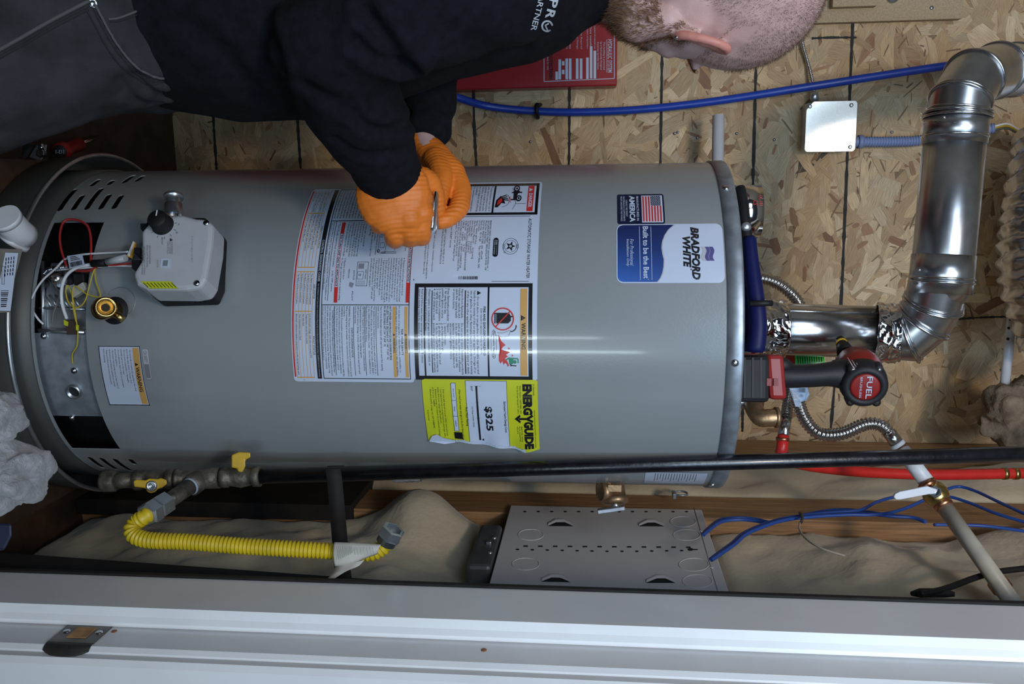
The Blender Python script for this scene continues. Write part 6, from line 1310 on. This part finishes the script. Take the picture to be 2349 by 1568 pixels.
# cuff rims
for nm, arm, k in (('cuff', R_ARM, .040), ('cuff', L_ARM, .031)):
    a, b = arm[0][-2], arm[0][-1]; d = (b-a).normalized(); obj(nm, MB().lathe(b, d, [(-.03, k*1.03), (-.012, k*1.06), (k*.35, k*1.02), (k*.5, k*.9), (k*.42, k*.72), (0, k*.6)], 28), M_hood, man)
jn = MB()
ring(jn, [(250, 40, .118, .170, 0), (330, 34, .124, .176, 0), (430, 18, .118, .172, 0)], 1.08)
jn.ell(P(260, 45, 1.08), .118, .172, .12, FD, FD.cross(ZZ), ZZ)
jn.chain([P(300, 40, 1.0), P(120, 88, .965), P(-60, 165, .935), P(-260, 268, .92), P(-430, 365, .91)], [.102, .096, .088, .078, .068], 20); jn.chain([P(-430, 365, .91), P(-410, 120, .96), P(-390, -90, 1.0)], [.066, .060, .052], 18)
jn.chain([P(300, 40, 1.17), P(20, 145, 1.10), P(-250, 250, 1.03)], [.102, .088, .066], 20); jn.chain([P(-250, 250, 1.03), P(-180, 90, 1.12), P(-95, -90, 1.2)], [.066, .060, .052], 18)
me = remesh(jn, 0.0056, 5); tr0 = bvh(me)
soften(me, .0045, 15, 8.1, [(path([(318, 175), (350, 205), (400, 212), (430, 208)]), .006, .006), (path([(300, 165), (335, 208), (380, 222)]), .006, .006), (path([(280, 185), (320, 228), (360, 238)]), .008, .005),
    (path([(214, 10), (240, 60), (268, 108), (305, 152), (345, 177), (378, 182), (402, 162), (424, 143)]), .0035, .0035)])
jt = bvh(me); jeans = meobj('jeans', me, M_jean, man)
M_seaml = mat('denim_edge', (0.085, 0.085, 0.09), 0.85)
def seam(name, pix, r, m_): return obj(name, MB().tube([on(jt, x, y, .0006, 1.0) for x, y in [(q.x, q.y) for q in spline([V((x, y, 0)) for x, y in pix], 8)]], r, 6), m_, jeans)
pk = [(214, 10), (240, 60), (268, 108), (305, 152), (345, 177), (378, 182), (402, 162), (424, 143)]
seam('pocket_edge', [(x+3, y-4) for x, y in pk], .0016, M_seaml); seam('pocket_stitch', [(x-5, y+5) for x, y in pk], .0008, M_seam); seam('pocket_stitch', [(x-16, y+11) for x, y in pk[:6]], .0008, M_seam)
seam('coin_pocket_edge', [(248, 44), (270, 42), (298, 32), (332, 18)], .0014, M_seaml); seam('coin_pocket_stitch', [(251, 50), (275, 48), (300, 39), (336, 26)], .0008, M_seam); seam('coin_pocket_stitch', [(336, 28), (360, 75), (385, 115), (406, 152)], .001, M_seam)
for k, (dx, m_, r) in enumerate(((0, M_seaml, .0020), (6, M_seam, .0008), (13, M_seam, .0008), (20, M_seam, .0008))): seam('side_seam', [(205, 2+dx), (120, 46+dx), (50, 86+dx), (-40, 136+dx)], r, m_)
for px, py, r in ((212, 8, .0056), (337, 25, .0042)):
    q = on(jt, px, py, .0005, 1.0); d = -ray(px, py).normalized(); rv = obj('rivet', MB().lathe(q, d, [(0, r), (.0012, r*.9), (.0016, r*.55), (.0008, r*.45), (.0010, .0)], 18), M_steel, jeans)
# boots
for t_, dx in ((1.0, 0), (1.22, 290)):
    a = P(-390+dx, -100, t_); a.z = .075; b = MB(); b.chain([a+ZZ*.02, a-RT*.03-ZZ*.01, a-RT*.09-ZZ*.035], [.05, .046, .036]); b.chain([a-ZZ*.03, a-RT*.02-ZZ*.04, a+RT*.02-ZZ*.04], [.034, .032, .03])
    bo_ = remesh(b, .006, 3); meobj('boot', bo_, M_dark, man)
# ---- gloves
def finger(mb, pts, rr): q = spline([V(x) for x in pts], 4); n = len(q); r = [rr[0]+(rr[-1]-rr[0])*i/(n-1) for i in range(n)]; mb.chain(q, r, 14)
rg = MB(); W_R = P(886, 392, 1.072)
rg.tube([P(880, 372, 1.062), P(886, 398, 1.070), P(894, 425, 1.074)], [.0345, .0350, .036], 24, ry=[.026, .024, .022], hint=UP)
mcp = [P(964, 488, 1.072), P(938, 498, 1.064), P(898, 496, 1.066), P(862, 480, 1.076)]
for q, wx in zip(mcp, (30, 8, -14, -32)): rg.chain([P(890+wx*.9, 410, 1.076), W_R.lerp(q, .5)+UP*(wx*.00022), q], [.0185, .0190, .0180])
for a, b in zip(mcp, mcp[1:]): rg.chain([a, a.lerp(b, .5), b], [.0165, .0165, .0165]); rg.chain([a-RT*.02, b-RT*.02], [.016, .016])
rg.ell(W_R.lerp((mcp[1]+mcp[2])/2, .52)-FW*.005, .047, .052, .0205, UP, RT.cross(UP).cross(UP)*-1, FW)
rg.chain([mcp[0]+FH*.016-RT*.015, mcp[3]+FH*.016-RT*.012], [.015, .014])
finger(rg, [mcp[0], P(966, 532, 1.080), P(966, 540, 1.10), P(970, 500, 1.128), P(966, 470, 1.128)], [.0142, .0120]); finger(rg, [mcp[1], P(942, 535, 1.076), P(942, 543, 1.10), P(950, 505, 1.130), P(950, 470, 1.132)], [.0142, .0120])
finger(rg, [mcp[2], P(905, 536, 1.074), P(906, 545, 1.10), P(916, 505, 1.134), P(924, 470, 1.134)], [.0142, .0116]); finger(rg, [mcp[3], P(870, 508, 1.082), P(872, 516, 1.104), P(888, 488, 1.134), P(898, 462, 1.136)], [.0128, .0106])
finger(rg, [P(925, 410, 1.082), P(972, 412, 1.084), P(996, 440, 1.098), P(1004, 488, 1.112)], [.0190, .0105])
me = remesh(rg, .0017, 7); tr0 = bvh(me)
ax1 = (P(905, 520, 1.07)-W_R).normalized()
nn_ = [v.normal.copy() for v in me.vertices]
for v, n in zip(me.vertices, nn_):
    q = v.co-W_R; a = q.dot(ax1); sd2 = q.dot(UP); w_ = a*1.0+2.2*sd2*sd2*1.6-.12*sd2+.006*noise.noise(v.co*22)
    v.co += n*(.00052*math.sin(2*math.pi*w_/.0058)*(.6+.7*noise.noise(v.co*35+V((3, 0, 0))))+.0008*noise.noise(v.co*60))
me.update(); meobj('glove', me, M_glove, man, label='right glove with the back of the hand showing')
obj('glove_hem', MB().tube([P(884, 388, 1.062)+ (UP*math.cos(a)*.0325+RT*.28*math.cos(a)*.03+FW*math.sin(a)*.024) for a in [2*math.pi*i/30 for i in range(31)]], .0012, 6, False), mat('glove_lining', (0.45, 0.36, 0.34), .8), man)
lg = MB()
lg.chain([P(966, 318, 1.192), P(976, 338, 1.188), P(1000, 362, 1.178)], [.0180, .0190, .022])
lm = [P(1040, 396, 1.160), P(1032, 402, 1.178), P(1022, 406, 1.192), P(1010, 408, 1.204)]
for q in lm: lg.chain([P(988, 345, 1.184), q], [.0200, .0165])
finger(lg, [lm[0], P(1056, 440, 1.146), P(1052, 478, 1.130), P(1030, 500, 1.118), P(1010, 510, 1.112)], [.0165, .0098]); finger(lg, [lm[1], P(1050, 446, 1.166), P(1044, 486, 1.152), P(1018, 502, 1.140)], [.0160, .0110])
finger(lg, [lm[2], P(1036, 446, 1.178), P(1020, 470, 1.166), P(1000, 478, 1.158)], [.0155, .0110]); finger(lg, [lm[3], P(1018, 446, 1.182), P(1004, 466, 1.174), P(990, 470, 1.168)], [.0140, .0100])
finger(lg, [P(1000, 366, 1.166), P(1012, 402, 1.142), P(1010, 440, 1.128), P(1004, 470, 1.120)], [.0180, .0105])
me = remesh(lg, .0017, 6); nn_ = [v.normal.copy() for v in me.vertices]; q0 = P(1056, 440, 1.146); ax2 = (P(1052, 478, 1.13)-P(1040, 396, 1.16)).normalized()
for v, n in zip(me.vertices, nn_):
    a = (v.co-q0).dot(ax2); v.co += n*(.00055*math.sin(2*math.pi*(a+.003*noise.noise(v.co*40))/.0062)*(.5+.8*noise.noise(v.co*30))+.0009*noise.noise(v.co*55))
me.update(); meobj('glove', me, M_glove, man, label='left glove curled behind the tool')
# ---- the tool in his hands
tl = thing('steel_tool', 'short bright steel tool held between the two orange gloves', 'tool', P(993, 488, 1.095)); a, b = P(1000, 436, 1.086), P(991, 537, 1.076); d = (b-a).normalized(); n_ = (UP-d*UP.dot(d)).normalized(); k = d.cross(n_)
mb = MB(); prof = [(-.026, .0030), (-.024, .0042), (-.010, .0050), (.012, .0046), (.022, .0042), (.026, .0030)]
c = (a+b)/2; pts = [c+d*s for s, h in prof]; mb.tube(pts, [h for s, h in prof], 16, ry=[h*2.2 for s, h in prof], hint=n_); obj('head', mb, M_steel, tl)
obj('jaw', MB().tube([P(1000, 470, 1.10), P(1000, 520, 1.093), P(997, 536, 1.092)], [.003, .0032, .0026], 10), M_galv, tl); obj('shank', MB().tube([P(985, 485, 1.105), P(950, 482, 1.112), P(890, 478, 1.116)], .0055, 14), M_steel, tl)
for o in list(bpy.data.objects):
    if o.name == 'lettering': bpy.data.objects.remove(o)
